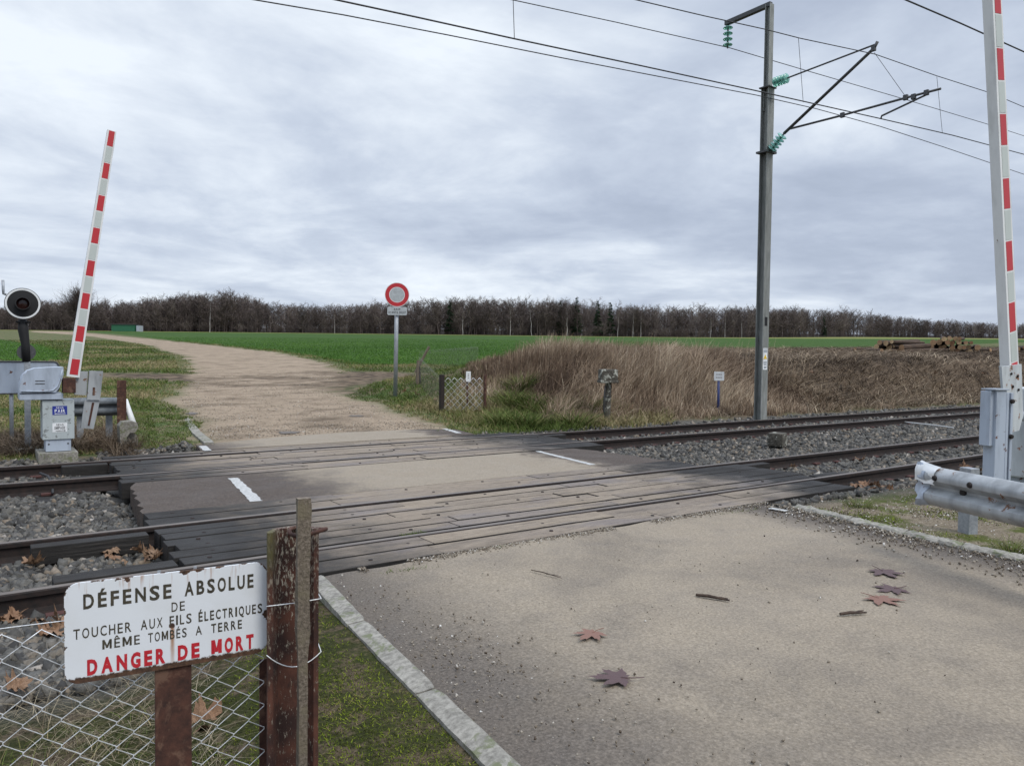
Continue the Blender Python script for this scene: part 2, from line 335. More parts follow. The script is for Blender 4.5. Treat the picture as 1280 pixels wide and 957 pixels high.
M['straw'] = blade_mat('dead_straw', [(0, (.10, .075, .045)), (.5, (.21, .17, .11)), (1, (.36, .31, .22))])
M['twig'] = blade_mat('bare_twigs', [(0, (.050, .040, .036)), (.5, (.102, .081, .073)), (.85, (.148, .118, .104)), (1, (.19, .16, .135))], .95)
M['needle'] = blade_mat('conifer_needles', [(0, (.008, .018, .009)), (1, (.028, .05, .022))], .9)
m, t, p = newmat('stone'); isl = node(t, 'ShaderNodeNewGeometry').outputs['Random Per Island']; n = noise(t, oc(t), 45, 4, .7)
c = ramp(t, isl, [(0, (.030, .028, .025)), (.35, (.068, .065, .058)), (.7, (.118, .112, .098)), (.9, (.165, .142, .112)), (.97, (.19, .145, .10)), (1, (.38, .35, .31))])
setc(t, p, color=mixc(t, .7, c, ramp(t, n, [(.3, (.45, .44, .43)), (.65, (1.1, 1.1, 1.1))]), 'MULTIPLY'), rough=.85, normal=bump(t, n, .5, .006)); M['stone'] = m
m, t, p = newmat('pebble'); isl = node(t, 'ShaderNodeNewGeometry').outputs['Random Per Island']
setc(t, p, color=ramp(t, isl, [(0, (.07, .05, .033)), (.4, (.15, .12, .085)), (.8, (.27, .235, .185)), (.95, (.42, .39, .34)), (1, (.6, .58, .54))]), rough=.8); M['pebble'] = m
m, t, p = newmat('leaf_dry'); n = noise(t, oc(t), 25, 5, .7); oi = node(t, 'ShaderNodeObjectInfo').outputs['Random']
setc(t, p, color=mixc(t, oi, ramp(t, n, [(.3, (.10, .05, .025)), (.7, (.27, .15, .08))]), ramp(t, n, [(.3, (.06, .032, .02)), (.7, (.34, .22, .13))])), rough=.75); M['leafdry'] = m
m, t, p = newmat('leaf_wet'); n = noise(t, oc(t), 30, 5, .7)
setc(t, p, color=ramp(t, n, [(.3, (.045, .022, .022)), (.7, (.105, .058, .055))]), rough=.55); M['leafwet'] = m
m, t, p = newmat('leaf_red'); n = noise(t, oc(t), 30, 5, .7)
setc(t, p, color=ramp(t, n, [(.3, (.13, .06, .04)), (.7, (.23, .12, .085))]), rough=.6); M['leafred'] = m
M['twigwood'] = grain('stick', (.02, .013, .01), (.07, .045, .03), 40, .9)

# ------------------------------------------------------------------ terrain masks and ground
def sdist(poly, x, y):
    P = np.asarray(poly, float)[:, :2]; Q = np.roll(P, -1, 0); d = np.full(x.shape, 1e9); ins = np.zeros(x.shape, bool)
    for (ax, ay), (bx, by) in zip(P, Q):
        ex, ey = bx-ax, by-ay; tt = np.clip(((x-ax)*ex+(y-ay)*ey)/(ex*ex+ey*ey+1e-12), 0, 1)
        d = np.minimum(d, np.hypot(x-ax-tt*ex, y-ay-tt*ey))
        cr = (ay > y) != (by > y)
        with np.errstate(all='ignore'): ins ^= cr & (x < (bx-ax)*(y-ay)/(by-ay)+ax)
    return np.where(ins, d, -d)
PATH = [at(*q)[:2] for q in [(262, 566), (246, 540), (228, 515), (220, 498), (236, 476), (243, 462), (232, 447), (190, 432), (120, 421), (80, 417.5), (40, 415), (40, 413.5), (90, 414.5), (135, 418.5), (200, 425), (260, 431), (340, 440), (400, 451), (428, 462), (415, 480), (420, 492), (470, 506), (510, 520), (575, 541), (590, 548)]]
MUDR = [at(*q)[:2] for q in [(385, 470), (440, 464), (500, 465), (540, 467), (540, 471), (500, 473), (460, 482), (430, 493), (390, 486)]]
MUDL = [at(*q)[:2] for q in [(120, 466), (190, 466), (250, 468), (300, 470), (300, 482), (240, 478), (160, 474), (120, 472)]]
FIELDR = [at(*q)[:2] for q in [(60, 412.5), (105, 414.5), (150, 418), (230, 427), (340, 438), (405, 449), (440, 455), (500, 456), (545, 456)]] + [(22, 30), (40, 36), (60, 46), (110, 60), (230, 90), (900, 160), (700, 900), (-300, 900)]
FIELDL = [at(*q)[:2] for q in [(-80, 424), (0, 424), (60, 432), (88, 442), (84, 452), (0, 450), (-80, 448)]] + [(-60, 20), (-200, 60), (-60, 90)]
def forest_edge(lat): return 250+150*sstep(40, 210, lat)-10*sstep(-60, -170, lat)
th = np.concatenate([np.arange(-44, 44, .125), np.arange(44, 316, 3.)])*math.pi/180
rr = .45*1.0131**np.arange(0, 590)
TT, RR = np.meshgrid(th, rr, indexing='ij'); GX = RR*np.cos(PSI-TT); GY = RR*np.sin(PSI-TT)
GX = GX.ravel(); GY = GY.ravel(); GF = GX*math.cos(PSI)+GY*math.sin(PSI); GLAT = GX*math.sin(PSI)-GY*math.cos(PSI)
wob = fbm(GX*.9, GY*.9, 3, 5)
sg = lambda d, w: 1/(1+np.exp(-np.clip(d/w, -30, 30)))
scale_w = np.clip(RR.ravel()/25, .25, 4)
mk = {}
mk['path'] = sg(sdist(PATH, GX, GY)+wob*1.3*np.clip(scale_w, .4, 1.5), .16)
mk['mud'] = np.maximum(sg(sdist(MUDR, GX, GY)+wob*2.2, .35), sg(sdist(MUDL, GX, GY)+wob*1.6, .3))
mk['field'] = np.maximum(sg(sdist(FIELDR, GX, GY)+wob*1.6, .3), sg(sdist(FIELDL, GX, GY)+wob*1.5, .3))
wob2 = fbm(GX*.8, GY*1.6, 37, 5); WET = [at(*q)[:2] for q in [(225, 470), (300, 469), (380, 465), (440, 464), (440, 488), (380, 490), (300, 486), (225, 482)]]
mk['wet'] = np.maximum(sg(np.clip(sdist(WET, GX, GY), -3, 1.0)-.9+wob2*6.5, .45), .75*sg(np.clip(sdist(PATH, GX, GY), -3, .5)-1.15+wob2*3.6+(GY < 24)*.12, .3))*.85
fe = forest_edge(GLAT)
mk['farband'] = sg(GF-(fe-16-60*sstep(40, 200, GLAT))+wob*4, 2.)*.85
mk['wood'] = sg(GF-fe+1.5+wob*2, 1.)
mk['bank'] = sg(np.minimum(sdist([(10.6, 14.1), (12, 13.4), (90, 13.4), (90, 27), (40, 36), (15, 24), (11.5, 19)], GX, GY), 5)+wob*1.5, .4)
mk['ballast'] = sg(np.minimum(GY-4.85+.55*(1-sstep(.6, 1.3, GX)), 13.45+.4*((GX > 1.6) & (GX < 3))-GY)+wob*.35, .07)
mk['moss'] = sg(np.minimum(1.95-GX, 4.75-GY)+wob*.9, .12)
mk['debris'] = sg(np.minimum(GX-6.0, 5.1-GY)+wob*.6, .1)
rough_amp = .05*mk['bank']*2+.02+.01*mk['moss']
GZ = zbase(GX, GY)+fbm(GX*1.3, GY*1.3, 9, 4)*rough_amp*2*np.clip(RR.ravel()/6, .3, 1)*(1-.75*mk['path'])*(1-.6*mk['ballast'])
GZ = GZ+mk['mud']*fbm(GX*2, GY*2, 31, 3)*.10
nth, nr = len(th), len(rr)
I = np.arange(nth*nr).reshape(nth, nr); J = np.roll(I, -1, 0)
FQ = np.stack([I[:, :-1], I[:, 1:], J[:, 1:], J[:, :-1]], -1).reshape(-1, 4)
fm = {k: v[FQ].mean(1) for k, v in mk.items()}
cls = np.zeros(len(FQ), int)                                        # 0 verge 1 path 2 field 3 bank 4 ballast 5 near ground
cls[fm['bank'] > .5] = 3; cls[fm['field'] > .5] = 2; cls[(fm['path'] > .5) | (fm['mud'] > .5)] = 1
cls[(fm['moss'] > .5) | (fm['debris'] > .5)] = 5; cls[fm['ballast'] > .5] = 4
for k, nm in enumerate(['grass_verge_ground', 'gravel_path', 'field', 'bank_ground', 'ballast_bed', 'ground']):
    q = FQ[cls == k]; used, inv = np.unique(q, return_inverse=True)
    o = mass(nm, np.stack([GX, GY, GZ], 1)[used], inv.reshape(-1, 4), M['terrain'], attrs={a: b[used] for a, b in mk.items()}, smooth=True)
    tag(o, kind='structure')

# ------------------------------------------------------------------ roads, kerbs, markings
ys = np.concatenate([[-9, -5, -2], np.linspace(0, 5.09, 60)]); nx = 60
V = []; 
for y in ys:
    a, b = float(road_l(y)), float(road_r(y))
    for i in range(nx+1):
        s_ = i/nx; V.append((a+(b-a)*s_, y+(0.02*math.sin(s_*40) if y > 5 else 0), -.002-.02*(2*s_-1)**4+.012*float(fbm(np.array([s_*6]), np.array([y*.9]), 5, 2)[0])))
Fq = [(j*(nx+1)+i, j*(nx+1)+i+1, (j+1)*(nx+1)+i+1, (j+1)*(nx+1)+i) for j in range(len(ys)-1) for i in range(nx)]
tag(mass('road', V, Fq, M['road'], smooth=True), kind='structure')
strip = MB()
poly = [(1.33+.1*(y-8)+random.uniform(-.05, .05), y) for y in np.linspace(7.985, 9.93, 14)]+[(8.62-.14*(y-8)+random.uniform(-.05, .05), y) for y in np.linspace(9.93, 7.985, 14)]
strip.prism(poly[::-1] if False else poly[::-1], (0, 0, -.006), (1, 0, 0), (0, 1, 0), .2)
tag(strip.build('road_strip', M['midroad']), kind='structure')
ap = MB(); ap.prism([(2.9, 12.56), (8.0, 12.56), (8.2, 13.6), (7.6, 13.95), (6.0, 14.1), (4.6, 13.9), (3.5, 13.5), (3.0, 13.3)], (0, 0, .012), (1, 0, 0), (0, 1, 0), .15)
tag(ap.build('road_apron', M['midroad']), kind='structure')
def mark(px, w, z):
    pts = [on_z(u, v, z) for u, v in px]; mb = MB()
    L = []; R_ = []
    for i, q in enumerate(pts):
        d = pts[min(i+1, len(pts)-1)]-pts[max(i-1, 0)]; n = np.array([-d[1], d[0], 0]); n /= np.linalg.norm(n)
        L.append(q+n*w*(.38+.2*random.random())); R_.append(q-n*w*(.38+.2*random.random()))
    n = len(pts); mb.add(L+R_, [[i, i+n, i+1+n, i+1] for i in range(n-1)]); return mb
def sub(a, b, n=22): return [(a[0]+(b[0]-a[0])*i/n, a[1]+(b[1]-a[1])*i/n) for i in range(n+1)]
for px, w, z, n_ in ((sub((291, 597), (321, 626)), .125, -.002, 1), (sub((672, 563.5), (741, 580.5)), .10, -.002, 2), (sub((556, 535.5), (574, 541)), .13, .016, 3), (sub((962, 634.5), (984, 638)), .08, .004, 4), (sub((253, 557), (260, 563)), .12, .016, 5)):
    tag(mark(px, w, z).build('road_marking', M['roadpaint']), kind='structure')

def kerb_run(name, pts, w, h0, h1, seed, jag=.5):
    random.seed(seed); mb = MB(); N = 14
    for a, b in zip(pts[:-1], pts[1:]):
        a, b = Vector((*a, 0)), Vector((*b, 0)); d = (b-a); L = d.length; d.normalize(); n = Vector((-d.y, d.x, 0)); vs = []
        a = a+d*.006; L -= .012
        for i in range(N+1):
            j = lambda s_: random.uniform(-s_, s_)*jag
            q = a+d*(L*i/N); e = .012 if i in (0, N) else 0
            vs += [q+n*(w/2)+Vector((0, 0, -.25)), q+n*(w/2+j(.006)-e)+Vector((0, 0, h1-.018-e+j(.005))), q+n*(w/2-.02+j(.006))+Vector((0, 0, h1-e+j(.005))),
                   q-n*(w/2-.055+j(.008))+Vector((0, 0, h1-.004-e+j(.005))), q-n*(w/2+j(.006))+Vector((0, 0, h0+.02+j(.005))), q-n*(w/2)+Vector((0, 0, -.25))]
        fs = [[i*6+k, i*6+k+1, (i+1)*6+k+1, (i+1)*6+k] for i in range(N) for k in range(5)]+[[0, 1, 2, 3, 4, 5][::-1], [N*6+k for k in range(6)]]
        mb.add(vs, fs)
    o = mb.build(name, M['concrete'], smooth=True, angle=35); tag(o, kind='structure'); return o
kl = [(1.93, 5.0), (1.80, 4.0), (1.70, 3.0), (1.60, 2.0), (1.47, 1.0), (1.33, 0.0), (1.2, -1.)]
kerb_run('kerb', [(x-.03, y) for x, y in kl], .115, .0, .04, 3, .3)
kr = [tuple(at(u, v)[:2]) for u, v in [(1420, 740), (1278, 707), (1200, 690), (1130, 671), (1060, 654), (992, 637)]]
kerb_run('kerb', [(x_, y_) for x_, y_ in kr], .13, .0, .018, 5, 1.3)
kerb_run('kerb', [tuple(at(u, v)[:2]) for u, v in [(262, 563), (246, 542), (227, 514)]][::-1], .16, .02, .06, 8)

# ------------------------------------------------------------------ ballast stones (stuff) and sleepers, rails
ico = bmesh.new(); bmesh.ops.create_cube(ico, size=1.45); bmesh.ops.triangulate(ico, faces=ico.faces[:])
IV = np.array([v.co[:] for v in ico.verts]); IF = np.array([[v.index for v in f.verts] for f in ico.faces]); ico.free()
def rotmats(n, rng):
    q = rng.normal(size=(n, 4)); q /= np.linalg.norm(q, axis=1)[:, None]; w, x, y, z = q.T
    return np.stack([np.stack([1-2*(y*y+z*z), 2*(x*y-z*w), 2*(x*z+y*w)], -1), np.stack([2*(x*y+z*w), 1-2*(x*x+z*z), 2*(y*z-x*w)], -1), np.stack([2*(x*z-y*w), 2*(y*z+x*w), 1-2*(x*x+y*y)], -1)], 1)
def stones(name, P, size, mat, flat=.62, rng=RNG):
    n = len(P); var = (IV[None]+rng.uniform(-.42, .42, (40, len(IV), 3))); V = var[rng.integers(0, 40, n)]
    V = V*np.stack([rng.uniform(.75, 1.25, n), rng.uniform(.6, 1., n), rng.uniform(flat*.7, flat*1.2, n)], 1)[:, None]*np.asarray(size)[:, None, None]
    V = np.einsum('nij,nkj->nki', rotmats(n, rng), V)+P[:, None]
    Fi = (IF[None]+(np.arange(n)*len(IV))[:, None, None]).reshape(-1, 3)
    return mass(name, V.reshape(-1, 3), Fi, mat)
def polar(n, r0, r1, a0, a1, rng=RNG):       # points spread so that their density falls with the square of the distance
    r = r0*(r1/r0)**rng.random(n); a = PSI-np.radians(rng.uniform(a0, a1, n)); return r*np.cos(a), r*np.sin(a)
x, y = polar(265000, 4.0, 60, -45, 44)
e1 = 4.95-.60*(1-sstep(.6, 1.3, x))+.5*fbm(x*1.8, y*1.8, 71, 3); ok = (y > e1) & (y < 13.35+.45*((x > 1.6) & (x < 2.95))+.3*fbm(x*1.5, y*0, 72, 3)) & ~((x > 1.15) & (x < 8.85) & (y > 5.05) & (y < 7.98)) & ~((x > 1.3) & (x < 9.2) & (y > 9.9) & (y < 12.55))
ok &= ~((x > 1.37+.12*(y-8)) & (x < 8.55-.12*(y-8)) & (y >= 7.9) & (y <= 9.95)) & ~((x > 2.95) & (x < 8.4) & (y >= 12.5))
for R_, _ in RAILS: ok &= abs(y-R_) > .10
for yc, o_ in ((6.52, 0), (11.295, .25)):
    ph = np.where(x < 5, (x-.42-o_)/.6, (x-9.35-o_)/.6); ok &= ~((abs(y-yc) < 1.27) & (abs(ph-np.round(ph)) < .20) & (RNG.random(len(x)) < .7))
x, y = x[ok], y[ok]; sz = RNG.uniform(.022, .055, len(x))*np.clip(np.hypot(x, y)/16, 1, 1.4)
stones('ballast_stones', np.stack([x, y, zbase(x, y)+.005+RNG.uniform(-.01, .022, len(x))], 1), sz, M['stone'])
tag(bpy.data.objects['ballast_stones'], kind='stuff')

prof = [(-.075, -.172), (-.075, -.160), (-.018, -.145), (-.010, -.12), (-.010, -.052), (-.034, -.040), (-.036, -.010), (-.030, 0), (.030, 0), (.036, -.010), (.034, -.040), (.010, -.052), (.010, -.12), (.018, -.145), (.075, -.160), (.075, -.172)]
RL = ['long rusty rail closest to the enamel danger sign', 'rail on the far edge of the front timber deck, facing the asphalt strip', 'rail just beyond the asphalt strip between the tracks', 'last rail, in front of the brown bank and catenary mast']
for (ry, tr), lab in zip(RAILS, RL):
    mb = MB(); xs = np.concatenate([np.linspace(-25, -2, 8), np.linspace(0, 12, 13), np.linspace(15, 170, 40)]); n = len(prof)
    vs = [(x_, ry+a+.0006*max(0, x_-12)**1.5*0, b+.008) for x_ in xs for a, b in prof]
    fs = []; mi = []
    for i in range(len(xs)-1):
        for k in range(n): fs.append([i*n+k, i*n+(k+1) % n, (i+1)*n+(k+1) % n, (i+1)*n+k]); mi.append(1 if k in (7,) else 0)
    for f, q in zip(fs, mi): mb.f.append(tuple(f)); mb.m.append(q)
    mb.v = vs; tag(mb.build('rail', [M['dark_rust'], M['railtop']], loc=(0, ry, -.16)), lab, 'rail')
M['pad'] = plain('rail_pad', (.075, .030, .024), .85)
slp = None; sx0 = [.42-.6*k for k in range(9)] + [9.35+.6*k for k in range(34)]
for tr, yc in (('near', 6.52), ('far', 11.295)):
    for k, X in enumerate(sx0):
        X2 = X+(.25 if tr == 'far' else 0)
        if slp is None:
            root = thing('sleeper', '', 'sleeper', (X2, yc, -.18)); mb = MB(); mb.box((X2, yc, -.235), (.25, 2.55, .13), bev=.01); mb.build('beam', M['darkwood'], root)
            for s_ in (-1, 1):
                for e_ in (-.11, .11): MB().box((X2, yc+s_*.765+e_, -.150), (.13, .07, .03), bev=.006).build('rail_fastening', M['pad'], root)
            slp = root
        else:
            root = copy_tree(slp); root.location = (X2, yc, -.165-random.uniform(0, .02)); root.rotation_euler = (0, 0, random.uniform(-.02, .02))
        tag(root, 'dark timber sleeper of the %s, half buried in grey ballast' % ('front track' if tr == 'near' else 'second track, by the bank'), 'sleeper', 'sleepers of the front track' if tr == 'near' else 'sleepers of the second track')

# timber crossing decks
def deck(lab, planks, dark=None):
    root = thing('crossing_deck', lab, 'crossing deck', (5, planks[0][2], -.1)); mb = MB()
    for (x0, x1, y0, y1) in planks:
        cuts = [x0]; q = x0
        while x1-q > 3.2: q += random.uniform(1.8, 2.7); cuts.append(q)
        cuts.append(x1)
        for a, b in zip(cuts[:-1], cuts[1:]):
            dz = random.uniform(-.006, .006); mb.box(((a+b)/2, (y0+y1)/2, -.10+dz), (b-a-.008, y1-y0-.013, .2), Matrix.Rotation(random.uniform(-.0012, .0012), 3, 'Y'), bev=.006)
    mb.build('planking', M['plank'], root)
    for q in dark or (): MB().span(*q, bev=.008).build('guard_timber', M['darkwood'], root)
    for (x0, x1, y0, y1) in planks:
        q = x0+.3
        while q < x1-.2:
            MB().lathe([(0, .004), (.016, .003), (.02, -.01)], (q+random.uniform(-.1, .1), (y0+y1)/2+random.uniform(-.03, .03), .003), (0, 0, 1), 8).build('bolt', M['dark_rust'], root); q += random.uniform(.9, 1.9)
    return root
def rows(x0, x1, y0, y1, n, j=.06):
    w = (y1-y0)/n; return [(x0+random.uniform(-j, j), x1+random.uniform(-j, j), y0+i*w, y0+(i+1)*w) for i in range(n)]
random.seed(21)
deck('narrow two plank timber deck closest to the near road', rows(1.05, 8.8, 5.13, 5.705, 2))
deck('broad timber deck between the rails of the front track', rows(1.25, 9.15, 5.87, 7.17, 6, .05), [((.42, 5.875, -.16), (1.2, 6.06, .0)), ((.35, 7.02, -.15), (1.2, 7.17, -.004)), ((9.2, 7.03, -.15), (9.75, 7.17, -.01)), ((9.2, 5.87, -.15), (9.8, 6.03, -.01))])
deck('two plank timber deck bordering the front edge of the asphalt strip', rows(1.25, 8.5, 7.345, 7.96, 2))
deck('two plank timber deck bordering the far edge of the asphalt strip', rows(1.42, 9.1, 9.95, 10.475, 2))
deck('broad timber deck between the rails of the second track', rows(1.5, 9.1, 10.64, 11.95, 6, .05), [((.95, 11.79, -.15), (1.5, 11.95, -.005)), ((.95, 10.64, -.16), (1.5, 10.79, -.004)), ((9.15, 11.79, -.15), (9.7, 11.95, -.01))])
deck('narrow timber deck nearest the gravel path', rows(1.5, 8.9, 12.115, 12.54, 2))

# ------------------------------------------------------------------ grass, brush, moss (stuff)
def blades(name, x, y, z, h, w, lean, az, mat, rnd, seg=3, mi=None):
    n = len(x); h, w, lean, az = (np.broadcast_to(np.asarray(q, float), n) for q in (h, w, lean, az))
    fa = RNG.uniform(0, 2*np.pi, n); wx, wy = np.cos(fa), np.sin(fa); V = np.zeros((n, (seg+1)*2, 3))
    for k in range(seg+1):
        q = k/seg; off = lean*h*q**1.7; zz_ = z+h*q*(1-.35*np.minimum(lean, 1.6)*q*.8)-.01
        ww = w*(1-q*.85)*.5; cx_ = x+np.cos(az)*off; cy_ = y+np.sin(az)*off
        V[:, 2*k] = np.stack([cx_-wx*ww, cy_-wy*ww, zz_], 1); V[:, 2*k+1] = np.stack([cx_+wx*ww, cy_+wy*ww, zz_], 1)
    base = (np.arange(n)*(seg+1)*2)[:, None, None]
    f = np.array([[2*k, 2*k+1, 2*k+3, 2*k+2] for k in range(seg)])[None]+base
    o = mass(name, V.reshape(-1, 3), f.reshape(-1, 4), mat, attrs={'rnd': np.repeat(np.clip(rnd, 0, 1), (seg+1)*2)}); tag(o, kind='stuff'); return o
BANK = [(11.0, 14.3), (12.2, 13.9), (90, 13.7), (90, 33), (40, 30), (15, 23.5), (12.0, 19)]
u_ = lambda a, b, n: RNG.uniform(a, b, n)
# tall dry grass of the mound, thinning into cut brush to the right of the mast
x, y = polar(380000, 14, 70, -12, 43); d = sdist(BANK, x, y)+fbm(x*.7, y*.7, 41, 4)*1.6
tall = 1-sstep(19.5, 25, x+fbm(x*.3, y*.3, 43, 3)*5)
ok = (d > 0) & (RNG.random(len(x)) < .25+.75*tall); x, y, d, tall = x[ok], y[ok], d[ok], tall[ok]; n = len(x)
clump = fbm(x*.55, y*.55, 51, 4); cl2 = fbm(x*2.1, y*2.1, 57, 3)
h = (.28+.58*tall*sstep(0, 2.2, d))*(1+.8*clump+.5*cl2)*u_(.6, 1.15, n); z = zbase(x, y)
az = .25+2.2*fbm(x*.35, y*.35, 61, 3)+2.4*fbm(x*1.1, y*1.1, 63, 3)+RNG.normal(0, .55, n)+np.where(RNG.random(n) < .12, u_(-3, 3, n), 0); lean = np.clip(.45+1.3*(fbm(x*.45, y*.45, 67, 3)+.1)+u_(-.3, .5, n), .05, 1.9)
g = (tall > .35) | (RNG.random(n) < .08)
rnd = .44+1.25*clump+.7*cl2+RNG.normal(0, .22, n)-.38*sstep(.08, .16, fbm(x*.8+5, y*.8, 69, 4))
blades('dry_grass', x[g], y[g], z[g], h[g], (.010+.00045*np.hypot(x, y))[g]*u_(.7, 1.3, g.sum()), lean[g], az[g], M['dryblade'], rnd[g])
g = ~g; lean2 = np.clip(lean+u_(.5, 3.0, n), .5, 4.)
blades('cut_brush', x[g], y[g], z[g], (.34*(1+1.2*clump+.6*cl2)*u_(.6, 1.4, n))[g], (.012+.0006*np.hypot(x, y))[g], lean2[g], (az+RNG.normal(0, 1., n))[g], M['brushblade'], (rnd-.08+.1*RNG.random(n))[g], seg=4)
x, y = polar(75000, 24, 75, -2, 43); ok = (x > 21) & (y > 13.7) & (y < 33); x, y = x[ok], y[ok]; n = len(x); c_ = fbm(x*.6, y*.6, 77, 4)
c2_ = fbm(x*.22, y*.35, 79, 3)
blades('cut_brush', x, y, zbase(x, y), .30*(1+2.2*c_)*u_(.4, 1.5, n), .008+.0004*np.hypot(x, y), u_(1.2, 4.2, n), u_(0, 6.28, n), M['brushblade'], .40+1.1*c_+1.5*c2_+.22*sstep(16.5, 14, y)+RNG.normal(0, .24, n), seg=4)
x, y = polar(70000, 15, 70, -6, 43); ok = (x > 12.2) & (y > 13.55+.3*fbm(x*1.2, y*0, 81, 3)) & (y < 15.2+1.2*fbm(x*.8, y*.5, 83, 3)); x, y = x[ok], y[ok]; n = len(x); c_ = fbm(x*.9, y*.9, 85, 4)
blades('dry_grass', x, y, zbase(x, y), .26*(1+1.4*c_)*u_(.5, 1.5, n), .010+.0005*np.hypot(x, y), u_(.2, 1.6, n), u_(0, 6.28, n), M['dryblade'], .62+.6*c_+RNG.normal(0, .2, n))
x, y = polar(26000, 12.8, 18, -40, -26); ok = (x < 2.2+.5*fbm(x, y*2, 86, 3)) & (y > 13.1+.85*((x > .2) & (x < 1.75))) & (y < 16.3+fbm(x, y, 88, 3)*2); x, y = x[ok], y[ok]; n = len(x); c_ = fbm(x*1.4, y*1.4, 89, 4)
blades('dead_undergrowth', x, y, zbase(x, y), .30*(1+1.4*c_)*u_(.4, 1.5, n), .012, u_(.3, 1.9, n), u_(0, 6.28, n), M['brushblade'], .5+.9*c_+RNG.normal(0, .22, n))
# tall seed stalks along the crest
x = u_(13.6, 24, 900)+0; y = u_(15.5, 20, 900); n = len(x)
blades('seed_stalks', x, y, zbase(x, y), u_(.55, 1.12, n)*(1+.6*fbm(x*.8, y*.8, 87, 3)), .014, u_(.1, .8, n), RNG.normal(.2, .5, n), M['dryblade'], u_(.25, 1, n))
# verge grass both sides of the gravel path
x, y = polar(390000, 12.5, 115, -45, 12); PD = sdist(PATH, x, y); FD = np.maximum(sdist(FIELDR, x, y), sdist(FIELDL, x, y)); MD = np.maximum(sdist(MUDR, x, y), sdist(MUDL, x, y))
wb = fbm(x*.9, y*.9, 3, 5); BD = sdist(BANK, x, y)
ok = (y > 13.2+.5*fbm(x, y, 5, 3)+.5*((x > .2) & (x < 2.95))) & (PD+wb*1.2 < -.08) & (FD+wb < .6) & (MD+wb < -.1) & ((BD < .5) | ((x < 14.2) & (y < 15.2+1.2*wb))); x, y, wb = x[ok], y[ok], wb[ok]; n = len(x)
cl_ = fbm(x*.5, y*.5, 91, 4); dist = np.hypot(x, y); dry = sstep(-.05, .22, fbm(x*.28, y*.28, 95, 3)+.10*sstep(2, -6, x)+.05)
dry = np.maximum(dry, .8*(1-sstep(1.6, 3.0, x))*(y < 17)); blades('verge_grass', x, y, zbase(x, y), (.09+.10*(cl_+.3)+.10*sstep(8.5, 10.8, x)*(y < 19))*u_(.5, 1.5, n)*np.where(PD[ok] > -.7, .5, 1)*np.where(x < 3.5, .6, 1), .008+.0006*dist, u_(.2, 1.5, n), u_(0, 6.28, n), M['greenblade'], .34+.5*dry+.5*cl_+RNG.normal(0, .17, n), seg=2)
# young wheat near the path
x, y = polar(260000, 22, 150, -40, 12); FD = np.maximum(sdist(FIELDR, x, y), sdist(FIELDL, x, y)); ok = FD+fbm(x*.9, y*.9, 3, 5) > .1; x, y = x[ok], y[ok]; n = len(x)
blades('young_wheat', x, y, zbase(x, y), u_(.06, .14, n)*(1-.5*sstep(50, 150, np.hypot(x, y))), .012+.0006*np.hypot(x, y), u_(.1, .9, n), u_(0, 6.28, n), M['wheat'], .5+.8*fbm(x*.12, y*.12, 15, 3)+RNG.normal(0, .2, n), seg=2)
# coarse tufts at the foot of the mound
for (tx, ty) in [at(*q)[:2] for q in ((628, 532), (655, 535), (690, 520), (640, 505), (718, 533), (735, 512), (665, 510), (650, 485))]:
    n = 420; a = u_(0, 6.28, n); r_ = .38*np.sqrt(RNG.random(n)); x, y = tx+r_*np.cos(a), ty+r_*np.sin(a)
    blades('grass_tuft', x, y, zbase(x, y), u_(.18, .55, n), .018, u_(.5, 1.6, n), a+RNG.normal(0, .6, n), M['greenblade'], .42+u_(-.35, .45, n))
# moss bank beside the near kerb: moss tufts, then straw and short grass
x, y = polar(270000, 1.8, 6.2, -46, 5); w_ = fbm(x*3, y*3, 22, 4); kx = road_l(y)-.10
ok = (x < kx) & (y < 4.9+.2*w_) & (w_ > -.24) & (y < 4.3+.5*sstep(.8, 1.3, x)); x, y, w_ = x[ok], y[ok], w_[ok]; n = len(x); nk = sstep(1.1, .2, road_l(y)-x)
patch = fbm(x*2.2, y*2.2, 29, 4)
keep = RNG.random(n) < .10+.90*sstep(-.06, .08, patch+.45*nk-.08); x, y, patch, nk = x[keep], y[keep], patch[keep], nk[keep]; n = len(x)
blades('moss', x, y, zbase(x, y)+fbm(x*1.3, y*1.3, 9, 4)*.03, u_(.006, .024, n), u_(.005, .010, n), u_(.2, 1.4, n), u_(0, 6.28, n), M['mossblade'], (.25+.30*sstep(1.2, .45, road_l(y)-x))+1.4*patch+RNG.normal(0, .2, n), seg=2)
x, y = polar(11000, 2.0, 6., -46, -8); ok = (x < road_l(y)-.25) & (y < 4.6) & (fbm(x*1.7, y*1.7, 33, 3) > -.08+.5*sstep(1.1, .6, road_l(y)-x)); x, y = x[ok], y[ok]; n = len(x)
blades('dead_straw', x, y, zbase(x, y)+.01, u_(.03, .14, n), u_(.002, .0045, n), u_(1.2, 3.2, n), u_(0, 6.28, n), M['straw'], u_(0, 1, n))
x, y = polar(7000, 2.0, 5., -46, -8); ok = (x < road_l(y)-.3) & (y < 4.4) & (fbm(x*1.9, y*1.9, 35, 3) > .05+.4*sstep(1.0, .6, road_l(y)-x)); x, y = x[ok], y[ok]; n = len(x)
blades('short_grass', x, y, zbase(x, y), u_(.03, .10, n), u_(.003, .006, n), u_(.3, 1.6, n), u_(0, 6.28, n), M['greenblade'], u_(.15, 1., n))
